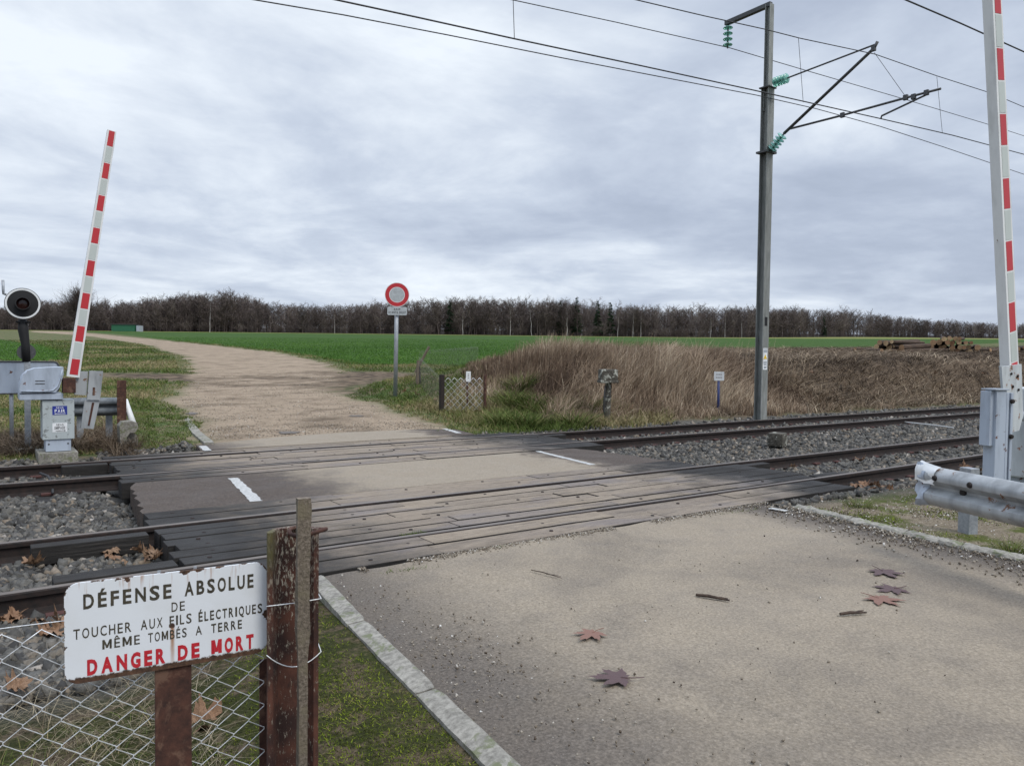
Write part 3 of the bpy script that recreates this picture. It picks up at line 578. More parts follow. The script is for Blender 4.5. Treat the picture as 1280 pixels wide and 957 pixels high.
# verge on the right of the near road
x, y = polar(60000, 4.5, 16, 8, 42); kx = np.interp(y, [q[1] for q in kr], [q[0] for q in kr]); ok = (x > kx+.12) & (y < 4.7) & (fbm(x*1.6, y*1.6, 45, 4)+.2*sstep(.9, .2, x-kx) > .06); x, y = x[ok], y[ok]; n = len(x)
blades('moss', x, y, zbase(x, y), u_(.01, .05, n), u_(.008, .014, n), u_(.3, 1.5, n), u_(0, 6.28, n), M['mossblade'], u_(.15, 1., n), seg=2)
for q in ((1072, 634), (970, 633), (1265, 690)):
    c_ = at(*q); n = 160; a = u_(0, 6.28, n); r_ = .13*np.sqrt(RNG.random(n))
    blades('grass_tuft', c_[0]+r_*np.cos(a), c_[1]+r_*np.sin(a), c_[2]+0*a, u_(.05, .17, n), .006, u_(.4, 1.4, n), a, M['greenblade'], u_(.3, .9, n))
# chippings and pebbles
x, y = polar(70000, 4.5, 11, 8, 41); kx = np.interp(y, [q[1] for q in kr], [q[0] for q in kr]); dk_ = x-kx; ok = (y < 5.0) & (((dk_ > .08) & (RNG.random(len(x)) < .35)) | ((dk_ < -.06) & (dk_ > -.75) & (RNG.random(len(x)) < np.exp(dk_*5)*1.2*(.6+.8*(fbm(x*2, y*2, 14, 3) > -.05))))); x, y = x[ok], y[ok]; n = len(x)
z_ = np.where(x < np.interp(y, [q[1] for q in kr], [q[0] for q in kr]), -.002, zbase(x, y))
tag(stones('gravel_chippings', np.stack([x, y, z_], 1), u_(.004, .012, n), M['pebble']), kind='stuff')
x, y = polar(8000, 2.3, 6.5, -26, 28); e_ = x-road_l(y); ok = (e_ > .02) & (y < 5.05) & (RNG.random(len(x)) < .02+1.1*np.exp(-((e_-.32)/.24)**2)*(.25+.75*(fbm(x*1.5, y*1.2, 12, 3) > .0))); x, y = x[ok], y[ok]; n = len(x)
tag(stones('pebbles', np.stack([x, y, np.full(n, .002)], 1), u_(.0025, .0085, n), M['pebble']), kind='stuff')

x, y = polar(30000, 13.2, 40, -26, 6); ok = (sdist(PATH, x, y) > .1) & (y > 14) & (RNG.random(len(x)) < .35+.65*(fbm(x*.6, y*.6, 19, 4) > .02)); x, y = x[ok], y[ok]; n = len(x)
tag(stones('path_gravel', np.stack([x, y, zbase(x, y)+.004], 1), u_(.005, .013, n), M['pebble'], flat=.5), kind='stuff')
m, t, p = newmat('puddle_water'); setc(t, p, color=(.10, .078, .060), rough=.5, spec=.3); M['puddle'] = m
for (u, v, ru, rv) in ((362, 541, 20, 2.4), (240, 517, 11, 2.8), (445, 520, 16, 1.6)):
    pts = []
    for k in range(44):
        a = 2*math.pi*k/44; w_ = .62+.75*float(fbm(np.array([math.cos(a)*2.2+u]), np.array([math.sin(a)*2.2+v]), 3, 3)[0]); q = at(u+ru*math.cos(a)*w_, v+rv*math.sin(a)*w_); pts.append(q+np.array([0, 0, .0]))
    zc_ = np.mean([q[2] for q in pts]); b = MB(); b.add([(q[0], q[1], zc_+.012) for q in pts], [list(range(44))]); tag(b.build('puddle', M['puddle']), kind='structure')
# ------------------------------------------------------------------ woodland
def make_tree(seed, H, kind='bare', spread=.30, lowest=.18, nb=26):
    r = np.random.default_rng(seed); V = []; Q = []; R = []; MI = []
    def rib(p, q, w0, w1, mi, c):
        p = np.asarray(p); q = np.asarray(q); d = q-p; s_ = np.cross(d, r.normal(size=3)); s_ /= np.linalg.norm(s_)+1e-9; o = len(V)
        V.extend([p-s_*w0, p+s_*w0, q+s_*w1, q-s_*w1]); Q.append((o, o+1, o+2, o+3)); R.extend([c]*4); MI.append(mi)
    def tube4(p, q, w0, w1):
        o = len(V); 
        for P_, w_ in ((p, w0), (q, w1)):
            for a in range(4): V.append(P_+np.array([math.cos(a*1.571), math.sin(a*1.571), 0])*w_)
        for a in range(4): Q.append((o+a, o+(a+1) % 4, o+4+(a+1) % 4, o+4+a)); MI.append(0)
        R.extend([.5]*8)
    lean = r.normal(0, .03, 2); segs = 7; pts = []
    for i in range(segs+1):
        q = i/segs; pts.append(np.array([lean[0]*H*q+r.normal(0, .006)*H*(i > 0), lean[1]*H*q+r.normal(0, .006)*H*(i > 0), H*(.96 if kind != 'round' else .7)*q]))
    for i in range(segs): tube4(pts[i], pts[i+1], H*.012*(1-i/segs*.85), H*.012*(1-(i+1)/segs*.85))
    base_c = r.uniform(.2, .8)
    if kind == 'conifer':
        for i in range(150):
            q = r.uniform(.12, 1); a = r.uniform(0, 6.28); L = H*.19*(1.06-q)*r.uniform(.6, 1.15)+.15; p = np.array([0, 0, H*q]); e = p+np.array([math.cos(a)*L, math.sin(a)*L, -L*.25])
            for k in range(3): rib(p+(e-p)*k*.25, e+r.normal(0, .15, 3), .35*L*.5, .05, 1, r.uniform(0, 1))
        return np.array(V), np.array(Q), np.array(R), np.array(MI)
    for b in range(nb):
        q = lowest+(1-lowest)*((b+r.random())/nb)**.85; i = min(int(q*segs), segs-1); p = pts[i]+(pts[i+1]-pts[i])*(q*segs-i)
        a = r.uniform(0, 6.28); L = H*spread*(1.15-q*.75)*r.uniform(.6, 1.2); up_ = r.uniform(.5, 1.3) if kind != 'round' else r.uniform(.25, 1.5)
        d = np.array([math.cos(a), math.sin(a), up_]); d /= np.linalg.norm(d); cur = p; c = base_c+r.normal(0, .14)
        for s_ in range(3):
            nx_ = cur+d*L/3+r.normal(0, .05, 3)*L; rib(cur, nx_, H*.0042*(1-s_*.27), H*.0042*(.73-s_*.27), 1, c-.12)
            for k in range(4):
                st = cur+(nx_-cur)*r.random(); dd = d+r.normal(0, .6, 3); dd[2] += .25; dd /= np.linalg.norm(dd); l2 = L*r.uniform(.25, .5); e = st+dd*l2
                rib(st, e, H*.0021, H*.0012, 1, c)
                for k2 in range(2):
                    s2 = st+(e-st)*r.uniform(.3, 1); d3 = dd+r.normal(0, .6, 3); rib(s2, s2+d3*l2*.55, H*.0016, H*.0007, 1, c+r.normal(.05, .08))
            cur = nx_; d = d+np.array([0, 0, .18]); d /= np.linalg.norm(d)
    return np.array(V), np.array(Q), np.array(R), np.array(MI)
PROTO = [make_tree(100+i, 12., 'bare', RNG.uniform(.26, .36), RNG.uniform(.06, .25), 20) for i in range(9)]
def top_px(u): return np.interp(u, [-100, 0, 30, 60, 150, 200, 240, 260, 300, 340, 400, 480, 540, 600, 700, 760, 850, 940, 1000, 1060, 1120, 1200, 1280, 1400], [388, 385, 376, 377, 379, 374, 370, 369, 370, 379, 384, 379, 375, 374, 378, 382, 385, 385, 388, 388, 397, 402, 405, 405])
def forest(n, d0, d1, hs, name, seed):
    r = np.random.default_rng(seed); VV = []; QQ = []; RR_ = []; o = 0
    for i in range(n):
        u = r.uniform(-150, 1430); lat0 = (u-640)/FP; f = 300.
        for _ in range(6): f = float(forest_edge(np.array(lat0*f)))+0
        f += d0+(d1-d0)*r.random()**1.3; lat = lat0*f; x = f*math.cos(PSI)+lat*math.sin(PSI); y = f*math.sin(PSI)-lat*math.cos(PSI); z = ground_z(x, y)
        hor = 445+.0115*(u-640); want = (hor-float(top_px(u)))/FP*f+EYE-z; H_ = want*hs*r.uniform(.80, 1.03)*(1.10 if r.random() < .07 else 1)
        V, Q, R, MI = PROTO[r.integers(len(PROTO))]; a = r.uniform(0, 6.28); s_ = H_/12.; sxy = s_*r.uniform(1.0, 1.6); ca, sa = math.cos(a)*sxy, math.sin(a)*sxy
        VV.append(np.stack([V[:, 0]*ca-V[:, 1]*sa+x, V[:, 0]*sa+V[:, 1]*ca+y, V[:, 2]*s_+z-.3], 1)); QQ.append(Q+o); o += len(V); RR_.append(np.clip(R+r.normal(0, .14), 0, 1))
    return tag(mass(name, np.concatenate(VV), np.concatenate(QQ), M['twig'], attrs={'rnd': np.concatenate(RR_)}), kind='stuff')
forest(2100, 0, 42, 1.0, 'woodland', 5)
forest(900, -1, 34, .6, 'undergrowth', 6)
PROTO = [make_tree(200+i, 12., 'round', .62, .02, 26) for i in range(6)]
forest(900, -1.5, 24, .34, 'undergrowth', 8)
def tree(u, dv, H_, kind, name, lab, cat, mats, seed, group=None, top=None, **kw):
    lat0 = (u-640)/FP; f = 300.
    for _ in range(6): f = float(forest_edge(np.array(lat0*f)))
    f += dv; lat = lat0*f; x = f*math.cos(PSI)+lat*math.sin(PSI); y = f*math.sin(PSI)-lat*math.cos(PSI); z = ground_z(x, y)
    if top is not None: H_ = (445+.0115*(u-640)-top)/FP*f+EYE-z
    root = thing(name, lab, cat, (x, y, z), group)
    V, Q, R, MI = make_tree(seed, H_, kind, **kw)
    for k, nm in ((0, 'trunk'), (1, 'crown')):
        q = Q[MI == k]; used, inv = np.unique(q, return_inverse=True); mass(nm, V[used], inv.reshape(-1, 4), mats[k], root, {'rnd': R[used]})
TW = (M['bark'], M['twig']); BI = (M['birch'], M['twig']); CO = (M['bark'], M['needle'])
tree(100, -9, 0, 'round', 'broad_tree', 'broad bare round crowned tree behind the left barrier arm', 'tree', TW, 301, top=354, spread=.46, lowest=.14, nb=230)
for k, (u, top, lab) in enumerate([(262, 372, 'pale trunked birch with forked leaning stems to the left of the round sign'), (418, 388, 'slender birch whose pale trunk shows between gravel path and round sign'), (578, 380, 'birch standing in the wood just right of the round sign'), (637, 380, 'birch directly above the chain link panel'), (664, 379, 'birch rising behind the tall dry grass, left of the stone topped post'), (708, 380, 'birch close behind the tall seed stalks of the mound'), (771, 386, 'pale birch above the stone topped post'), (790, 385, 'pale birch above the gap between stone topped post and small white plaque'), (800, 386, 'thin pale birch left of the white plaque on its blue stake'), (887, 386, 'pale birch above the white plaque on its blue stake'), (905, 386, 'pale birch just left of the catenary mast, above the plaque'), (926, 387, 'pale birch closest to the catenary mast')]):
    tree(u, -2.5, 0, 'bare', 'birch_tree', lab, 'tree', BI, 320+k, top=top+4, spread=.20, lowest=.45, nb=16)
for k, (u, top, lab) in enumerate([(562, 373, 'dark conifer poking above the wood right of the round sign'), (720, 371, 'tallest dark conifer on the skyline above the mound'), (746, 376, 'narrow dark conifer on the skyline just right of the tallest one'), (762, 378, 'small dark conifer on the skyline above the stone topped post'), (699, 377, 'dark conifer on the skyline just left of the tallest one'), (1028, 396, 'dark green conifer in the wood to the right of the catenary mast')]):
    tree(u, 1.5, 0, 'conifer', 'conifer_tree', lab, 'tree', CO, 350+k, top=top)
c_ = depth(157, 411, 232); c_[2] = ground_z(c_[0], c_[1]); root = thing('green_shed', 'small dark green shed at the edge of the far wood, beside the barrier arm', 'shed', c_)
X_ = c_; a_ = Matrix.Rotation(PSI-math.pi/2, 3, 'Z')
b = MB(); b.box((X_[0], X_[1], X_[2]+1.), (7., 3.2, 2.), a_); b.build('wall', M['greenshed'], root)
b = MB(); b.box((X_[0], X_[1], X_[2]+2.1), (7.5, 3.6, .18), a_); b.build('roof', M['steel'], root)
q = np.array(X_)+_r0*4.3; b = MB(); b.box((q[0], q[1], q[2]+.9), (.8, 2.6, 1.8), a_); b.build('tank', M['greypaint'], root)

# log piles on the far side of the track
M['logbark'] = grain('log_bark', (.035, .023, .016), (.10, .065, .042), 8, .95, 0, .8, .03, (.2, 2, 2))
m, t, p = newmat('log_end'); isl = node(t, 'ShaderNodeObjectInfo').outputs['Random']; n_ = noise(t, oc(t), 9, 4)
setc(t, p, color=mixc(t, isl, ramp(t, n_, [(.3, (.36, .24, .12)), (.7, (.58, .42, .24))]), ramp(t, n_, [(.3, (.17, .085, .04)), (.7, (.30, .16, .08))])), rough=.85); M['logend'] = m
def log(c, d, L, r, lab, grp):
    c = Vector(c); d = Vector(d).normalized(); mb = MB(); N = d.orthogonal().normalized(); B = d.cross(N); n = 12; rad = [r*random.uniform(.93, 1.07) for _ in range(n)]
    vs = [c+d*(L*s_)+(N*math.cos(2*math.pi*k/n)+B*math.sin(2*math.pi*k/n))*rad[k]*(1 if s_ < .5 else random.uniform(.88, .93)) for s_ in (-.5, .5) for k in range(n)]
    mb.add(vs, [[k, (k+1) % n, n+(k+1) % n, n+k] for k in range(n)]); mb.add(vs, [list(range(n))[::-1], list(range(n, 2*n))], 1)
    tag(mb.build('log', [M['logbark'], M['logend']], loc=c-Vector((0, 0, r))), lab, 'log', grp)
random.seed(5)
for (u, vb, Zd, rowsn, yaw, gl, gg) in ((1130, 441, 46, [6, 5, 3], 28, 'rough log in the lower and redder timber pile, left of the barrier arm', 'logs of the reddish pile'), (1190, 441, 47, [10, 9, 7, 4], 58, 'log with a pale sawn end in the taller timber pile closest to the barrier arm', 'logs of the pale pile'), (1272, 442, 46, [5, 3], 70, 'log in the timber pile behind the barrier arm', 'logs of the pile behind the arm')):
    c0 = depth(u, vb, Zd); ang = PSI-math.pi/2+math.radians(yaw); dirv = Vector((math.cos(ang), math.sin(ang), .02)); nrm = Vector((-dirv.y, dirv.x, 0)); gz = ground_z(c0[0], c0[1])
    for j, n_ in enumerate(rowsn):
        for i in range(n_):
            r_ = random.uniform(.10, .18); q = Vector((c0[0], c0[1], gz-.05+.15+j*.26))+nrm*((i-(n_-1)/2)*.32)+dirv*random.uniform(-.35, .35)
            log(q, dirv+nrm*random.uniform(-.10, .10)+Vector((0, 0, random.uniform(-.03, .03))), random.uniform(2.6, 3.4), r_, gl, gg)

for (u, v, Zd, yaw, L_) in ((1082, 440, 45, 20, 1.6), (1093, 441, 44, 100, 1.3), (1160, 439, 45.5, 10, 2.6), (1222, 441, 46, 120, 1.5), (1240, 440, 46, 35, 1.7)):
    c0 = depth(u, v, Zd); ang = PSI-math.pi/2+math.radians(yaw); log((c0[0], c0[1], ground_z(c0[0], c0[1])+.16), (math.cos(ang), math.sin(ang), random.uniform(-.06, .10)), L_, .12, 'loose log lying on the ground between or beside the timber piles', 'loose logs by the timber piles')

# ------------------------------------------------------------------ lettering
def text(mb, body, o, ax, ay, x0, x1, y0, cap, bold=.0, mi=0, th=.0006, gap=.20):   # body fills x0..x1, baseline y0, capitals cap high, in the plane (ax, ay) at o
    def geo(b):
        c = bpy.data.curves.new('t', 'FONT'); c.body = b; c.size = 1; c.offset = bold; c.resolution_u = 3; q = bpy.data.objects.new('t', c); COL.objects.link(q)
        dg = bpy.context.evaluated_depsgraph_get(); me = bpy.data.meshes.new_from_object(q.evaluated_get(dg))
        V = [v.co[:2] for v in me.vertices]; Fs = [tuple(p.vertices) for p in me.polygons]; bpy.data.objects.remove(q); bpy.data.curves.remove(c); bpy.data.meshes.remove(me); return np.array(V), Fs
    E_, _ = geo('E'); eh = E_[:, 1].max(); st_ = .165+2*bold; PL = []; x_ = 0.; VV = []
    for ch in body:
        if ch == ' ': x_ += .42; continue
        if ch == 'M':
            w_ = .74; k = st_*.92; poly = [(0, 0), (k, 0), (k, .60), (w_/2-k*.45, .12), (w_/2+k*.45, .12), (w_-k, .60), (w_-k, 0), (w_, 0), (w_, 1), (w_-k*1.02, 1), (w_/2, .40), (k*1.02, 1), (0, 1)]
            V, Fs = np.array(poly), [tuple(range(13))]
        else:
            V, Fs = geo(ch); V = V-[V[:, 0].min(), 0]; V[:, 1] /= eh; w_ = {'I': .17+2*bold, 'E': .46, 'F': .44, 'L': .44, 'T': .54, 'A': .64, 'O': .60, 'Q': .62, 'N': .58}.get('E' if ch in 'ÉÊ' else ch, .55); V[:, 0] *= w_/V[:, 0].max()
        VV.append((V+[x_, 0], Fs)); x_ += w_+gap
    sx_ = (x1-x0)/(x_-gap); o, ax, ay = (np.array(q, float) for q in (o, ax, ay)); nz = np.cross(ax, ay)
    for V, Fs in VV: mb.add([o+ax*(x0+p[0]*sx_)+ay*(y0+p[1]*cap)+nz*th for p in V], Fs, mi)
def rrect(x0, y0, x1, y1, r, n=5):
    out = []
    for cx_, cy_, a0 in ((x1-r, y1-r, 0), (x0+r, y1-r, 90), (x0+r, y0+r, 180), (x1-r, y0+r, 270)):
        out += [(cx_+r*math.cos(math.radians(a0+90*k/n)), cy_+r*math.sin(math.radians(a0+90*k/n))) for k in range(n+1)]
    return out
def Zof(p): return float((np.array(p)-CC) @ CF)
EX, EZ = np.array([1., 0, 0]), np.array([0, 0, 1.])

# ------------------------------------------------------------------ enamel danger sign in front, with its local frame for wear
BL, BR = depth(81, 857, 1.95), depth(334, 815, 2.19); TL = depth(81, 729, 1.95)
AX = BR-BL; AX[2] = 0; SW = float(np.linalg.norm(AX)); AX /= SW; SH = float(TL[2]-BL[2]); AN = np.cross(AX, EZ)
sgn = thing('danger_sign', 'white enamel danger of death plate with rusty chipped edges on rusty post', 'sign', BL); sgn['local_frame'] = 1
sgn.rotation_euler = Matrix((AX, EZ, AN)).transposed().to_euler()
m, t, p = newmat('chipped_enamel'); sx = node(t, 'ShaderNodeSeparateXYZ', {0: oc(t)}); X_, Y_ = sx.outputs[0], sx.outputs[1]
dx = mth(t, 'SUBTRACT', SW/2, mth(t, 'ABSOLUTE', mth(t, 'SUBTRACT', X_, SW/2))); dy = mth(t, 'SUBTRACT', SH/2, mth(t, 'ABSOLUTE', mth(t, 'SUBTRACT', Y_, SH/2)))
dd = mth(t, 'MINIMUM', dx, dy); n1_ = noise(t, oc(t), 55, 6, .7); n2_ = noise(t, oc(t), 22, 4, .6)
chip = maprange(t, mth(t, 'ADD', mth(t, 'MULTIPLY', dd, 17.), mth(t, 'MULTIPLY', mth(t, 'SUBTRACT', n2_, .5), 1.5)), .0, -.05)
bot = maprange(t, mth(t, 'ADD', Y_, mth(t, 'MULTIPLY', mth(t, 'SUBTRACT', n1_, .5), .03)), .017, .012)
sp = node(t, 'ShaderNodeVectorMath', {0: oc(t), 1: (SW*.50, SH*.44, 0)}, operation='DISTANCE').outputs['Value']
spot = maprange(t, mth(t, 'ADD', sp, mth(t, 'MULTIPLY', mth(t, 'SUBTRACT', n1_, .5), .012)), .0085, .006)
drx = maprange(t, mth(t, 'ABSOLUTE', mth(t, 'SUBTRACT', X_, mth(t, 'ADD', SW*.503, mth(t, 'MULTIPLY', mth(t, 'SUBTRACT', n2_, .5), .006)))), .008, .001)
drip = mth(t, 'MULTIPLY', mth(t, 'MULTIPLY', drx, maprange(t, Y_, SH*.46, SH*.42)), maprange(t, Y_, .0, SH*.35, .35, .9))
stk = noise(t, mapping(t, oc(t), (1, .07, 1)), 70, 4, .6)
topd = mth(t, 'MULTIPLY', maprange(t, stk, .54, .68), maprange(t, Y_, SH*.72, SH*1.0, 0., .6))
cl_ = mixc(t, maprange(t, noise(t, oc(t), 9, 4), .4, .7, 0., .22), (.70, .72, .74), (.55, .55, .52))
cl_ = mixc(t, mth(t, 'MAXIMUM', drip, topd), cl_, (.34, .15, .055))
rs = ramp(t, n1_, [(.35, (.03, .016, .010)), (.65, (.12, .058, .03))]); al = mth(t, 'MAXIMUM', mth(t, 'MAXIMUM', chip, bot), spot)
setc(t, p, color=mixc(t, al, cl_, rs), rough=mth(t, 'ADD', .28, mth(t, 'MULTIPLY', al, .6)), normal=bump(t, mth(t, 'SUBTRACT', 1., al), .4, .001)); M['enamel'] = m
b = MB(); b.prism(rrect(0, 0, SW, SH, .034, 7), (0, 0, 0), (1, 0, 0), (0, 1, 0), .006); b.build('plate', M['enamel'], sgn)
b = MB(); cap_ = lambda a, c: (SH*(1-c), SH*(c-a))
for body, u0, u1, v0, v1, bold in (('DÉFENSE', .085, .50, .118, .262, .030), ('ABSOLUE', .565, .925, .118, .262, .030), ('DE', .50, .566, .315, .412, .006), ('TOUCHER', .04, .305, .455, .555, .010), ('AUX', .35, .455, .455, .555, .010), ('FILS', .49, .60, .455, .555, .010), ('ÉLECTRIQUES', .635, .972, .455, .555, .022), ('MÊME', .17, .345, .60, .695, .010), ('TOMBÉS', .385, .575, .60, .695, .010), ('A', .62, .652, .60, .695, .010), ('TERRE', .70, .862, .60, .695, .022)):
    y0_, c_ = cap_(v0, v1); MBt = b; text(MBt, body, (0, 0, 0), (1, 0, 0), (0, 1, 0), u0*SW, u1*SW, y0_, c_, bold)
M['signblack'] = grain('sign_black', (.03, .027, .018), (.075, .062, .04), 60, .5)
b.build('black_lettering', M['signblack'], sgn)
M['signred'] = grain('sign_red', (.42, .012, .022), (.52, .03, .04), 60, .4)
for body, u0, u1 in (('DANGER', .10, .468), ('DE', .53, .64), ('MORT', .70, .925)): y0_, c_ = cap_(.775, .925); b = MB(); text(b, body, (0, 0, 0), (1, 0, 0), (0, 1, 0), u0*SW, u1*SW, y0_, c_, .052); b.build('red_lettering', M['signred'], sgn)
pu = float(np.dot(depth(217, 800, 2.07)-BL, AX)); b = MB(); gz = BL[2]+.35
b.span((pu-.046, -gz-.1, -.030), (pu+.046, SH*.55, -.008), bev=.003); b.build('post', M['rust'], sgn)
for q in (.44, .62): b = MB(); b.span((SW*q-.004, SH-.004, -.012), (SW*q+.004, SH+.006, -.0065)); b.build('clip', M['galv'], sgn)

# rusty end post with channel, wooden stake, slim angle iron, chain link
def frame_local(root, o, ax=AX):
    root['local_frame'] = 1; n = np.cross(ax, EZ); root.location = tuple(map(float, o)); root.rotation_euler = Matrix((ax, EZ, n)).transposed().to_euler()
PO = depth(364, 700, 2.20); PO[2] = 0; post = thing('rusty_post', 'thick rusty channel iron post with an iron ring at its top', 'post', PO); frame_local(post, PO)
hp = 1.045; b = MB()
prof_ = [(-.072, .03), (-.058, .03), (-.052, .018), (-.040, -.004), (-.030, -.012), (.030, -.012), (.040, -.004), (.052, .018), (.058, .03), (.072, .03), (.072, .018), (.064, .004), (.046, -.022), (.034, -.030), (-.034, -.030), (-.046, -.022), (-.064, .004), (-.072, .018)]
m, t, p = newmat('post_rust'); v = mapping(t, oc(t), (1, .35, 1)); n_ = noise(t, v, 45, 6, .7); f_ = noise(t, mapping(t, oc(t), (1, .3, 1)), 150, 5, .75)
cl_ = ramp(t, noise(t, oc(t), 12, 4), [(.35, (.028, .011, .008)), (.65, (.105, .038, .022))]); sx = node(t, 'ShaderNodeSeparateXYZ', {0: oc(t)})
flk = mth(t, 'MULTIPLY', maprange(t, mth(t, 'ADD', f_, maprange(t, sx.outputs[1], .55, 1.05, 0., .08)), .585, .64), maprange(t, mth(t, 'ABSOLUTE', sx.outputs[0]), .062, .03, .5, 1.))
cl_ = mixc(t, flk, cl_, (.42, .37, .29)); cl_ = mixc(t, mth(t, 'MULTIPLY', maprange(t, sx.outputs[1], .88, 1.0), maprange(t, sx.outputs[0], -.03, -.06, .0, .8)), cl_, (.09, .085, .03))
setc(t, p, color=mixc(t, maprange(t, n_, .52, .66, 0., .6), cl_, (.025, .013, .010)), rough=.85, normal=bump(t, mth(t, 'ADD', n_, flk), .6, .003)); M['postrust'] = m
vs = [(a, y_, c_) for y_ in (-.4, hp) for a, c_ in prof_]; n = len(prof_); b.add(vs, [[k, k+n, (k+1) % n+n, (k+1) % n] for k in range(n)]+[[n+k for k in range(n)][::-1]]); b.build('channel', M['postrust'], post)
b = MB(); b.tube([(.040+.052*math.cos(a), hp-.004+.005*math.sin(a*2), .030+.040*math.sin(a)) for a in np.linspace(0, 6.283, 25)], .0062, 8, cap=False); b.build('iron_ring', M['rust'], post, smooth=True)
for yy, sag in ((.84, .0), (.70, .045)):
    b = MB(); b.tube([(x_, yy-sag*(1-((x_-.01)/.085)**2), .036+.006*(1-abs(x_)/.08)) for x_ in np.linspace(-.076, .078, 12)]+[(.078, yy+.01, -.03)], .0015, 6); b.build('tie_wire', M['meshwire'], post, smooth=True)
WO = depth(382, 700, 2.12); WO[2] = 0; st = thing('wooden_stake', 'weathered grey wooden stake standing in front of the rusty channel post', 'stake', WO); frame_local(st, WO)
b = MB(); ys_ = [-.35, 0, .2, .4, .55, .62, .70, .78, .86, .98, 1.12, 1.15]; random.seed(4); vs = []
for y_ in ys_:
    w0 = .0175 if y_ > .75 else .0125; l_ = (-.030 if y_ > .84 else -.028)+(1.1-y_)*.0; sh = -.006-.006*(1.1-y_)
    for a, c_ in ((-w0+sh, .014), (w0+sh, .014), (w0+sh, -.014), (-w0+sh, -.014)): vs.append((a+random.uniform(-.002, .002), y_, c_+random.uniform(-.001, .001)+.012*(1.1-y_)*0))
b.add(vs, [[i*4+k, i*4+(k+1) % 4, (i+1)*4+(k+1) % 4, (i+1)*4+k] for i in range(len(ys_)-1) for k in range(4)]+[[(len(ys_)-1)*4+k for k in range(4)]]); b.build('wood', M['stake'], st)
AO = depth(329, 900, 2.26); AO[2] = 0; ang = MB(); tp = depth(331, 822, 2.26)
ang.box((AO[0], AO[1], tp[2]/2-.2), (.022, .006, tp[2]+.4), Matrix.Rotation(math.atan2(AX[1], AX[0]), 3, 'Z')); tag(ang.build('angle_iron', M['rust'], loc=AO), 'slim rusty angle iron just left of the thick channel post', 'stake')
def chain_link(name, lab, P, Q, z0, z1, c, hv, r, mat, jit, zg=None, cat='fence', parent=None):
    P, Q = np.array(P, float), np.array(Q, float); L = float(np.linalg.norm((Q-P)[:2])); d = (Q-P)/L; d[2] = (Q[2]-P[2])/L; nrm = np.array([-d[1], d[0], 0]); nc = int(L/c); nrw = int((z1-z0)/hv); mb = MB()
    wob = lambda x_, z_: np.array([0, 0, 0])+d*jit*2*(vnoise(x_*3+9, z_*3, 4)-.5)+EZ*jit*2*(vnoise(x_*3, z_*3+5, 6)-.5)+nrm*jit*2.5*(vnoise(x_*2, z_*2, 8)-.5)
    for k in range(nc):
        pts = []
        for j in range(nrw+1):
            x_ = (k+(j+k) % 2)*c; z_ = z0+j*hv; s_ = 1 if (j+k) % 2 else -1
            if jit > .003:
                for e in (-.07, .07):
                    if 0 <= j+e <= nrw: pts.append(P+d*(x_+s_*.015*c)+EZ*(z_+e*hv)+nrm*(.0028*s_)+wob(x_, z_))
            else: pts.append(P+d*x_+EZ*z_+nrm*(.001*s_))
        mb.tube(pts, r, 5 if jit > .003 else 3)
    if jit > .003: mb.tube([P+d*x_+EZ*(z1-.012)+wob(x_, z1)*.5 for x_ in np.linspace(0, L, 24)], r*.9, 5)
    o = mb.build(name, mat, parent, loc=(P[0], P[1], P[2]), smooth=True)
    if parent is None: tag(o, lab, cat)
    return o
FP0 = PO-AX*.07-AN*.045; chain_link('wire_fence', 'galvanised chain link fence hanging behind the enamel danger plate', FP0, FP0-AX*1.75, -.25, .862, .0420, .0350, .00135, M['meshwire'], .006)

# ------------------------------------------------------------------ barrier on the far side (left), its lamp and neighbours
def arm(root, P, Q, wx, wy, nper, taper, start):
    P, Q = np.array(P), np.array(Q); d = Q-P; L = float(np.linalg.norm(d)); d /= L; s = np.cross(np.array([0, 1., 0]), d); s /= np.linalg.norm(s); s = s if s[0] > 0 else -s; b = MB(); nn = np.array([0, 1., 0])
    def quad(l0, l1, x0, x1, y, mi, th):
        vs = []
        for yy in (y, y+th):
            for l, xx in ((l0, x0), (l0, x1), (l1, x1), (l1, x0)):
                w_ = wx*(1-(1-taper)*l/L); vs.append(P+d*l+s*(xx*w_)+nn*yy)
        b.add(vs, [(0, 1, 2, 3), (7, 6, 5, 4), (0, 4, 5, 1), (1, 5, 6, 2), (2, 6, 7, 3), (3, 7, 4, 0)], mi)
    quad(0, L, -.5, .5, -wy/2, 0, wy); l = start; pitch = (L-start)/nper; i = 0
    while l < L-.01:
        quad(l+.008, min(l+pitch*.5-.008, L-.004), -.30, .34, -wy/2-.003, 1 if i % 2 == 0 else 2, .003); l += pitch*.5; i += 1
    b.build('arm', [M['white'], M['red'], M['reflect']], root)
YB = 13.3
gA = lambda u, v, Y=YB: on_y(u, v, Y)
B0 = gA(72, 566); gz = ground_z(B0[0], YB); bar = thing('crossing_barrier', 'raised striped barrier arm on a pale grey housing beside the black warning lamp', 'barrier', (B0[0], YB, gz))
arm(bar, gA(91, 471), gA(139.5, 164), .172, .07, 7.5, .72, .03)
b = MB(); b.span(gA(47, 566)*[1, 0, 1]+[0, YB-.1, 0], gA(97, 572)*[1, 0, 1]+[0, YB+.6, -.1], bev=.01); b.build('concrete_base', M['concrete'], bar)
x0, x1 = gA(53, 520)[0], gA(93, 520)[0]; z0, z1 = gA(72, 549)[2], gA(72, 500)[2]
M['pedestal'] = painted('flaking_grey_paint', (.40, .44, .44), (.16, .17, .165), 9, .56, .6, .2)
b = MB(); b.span((x0, YB, z0), (x1, YB+.42, z1), bev=.008); ped = b.build('pedestal', M['pedestal'], bar)
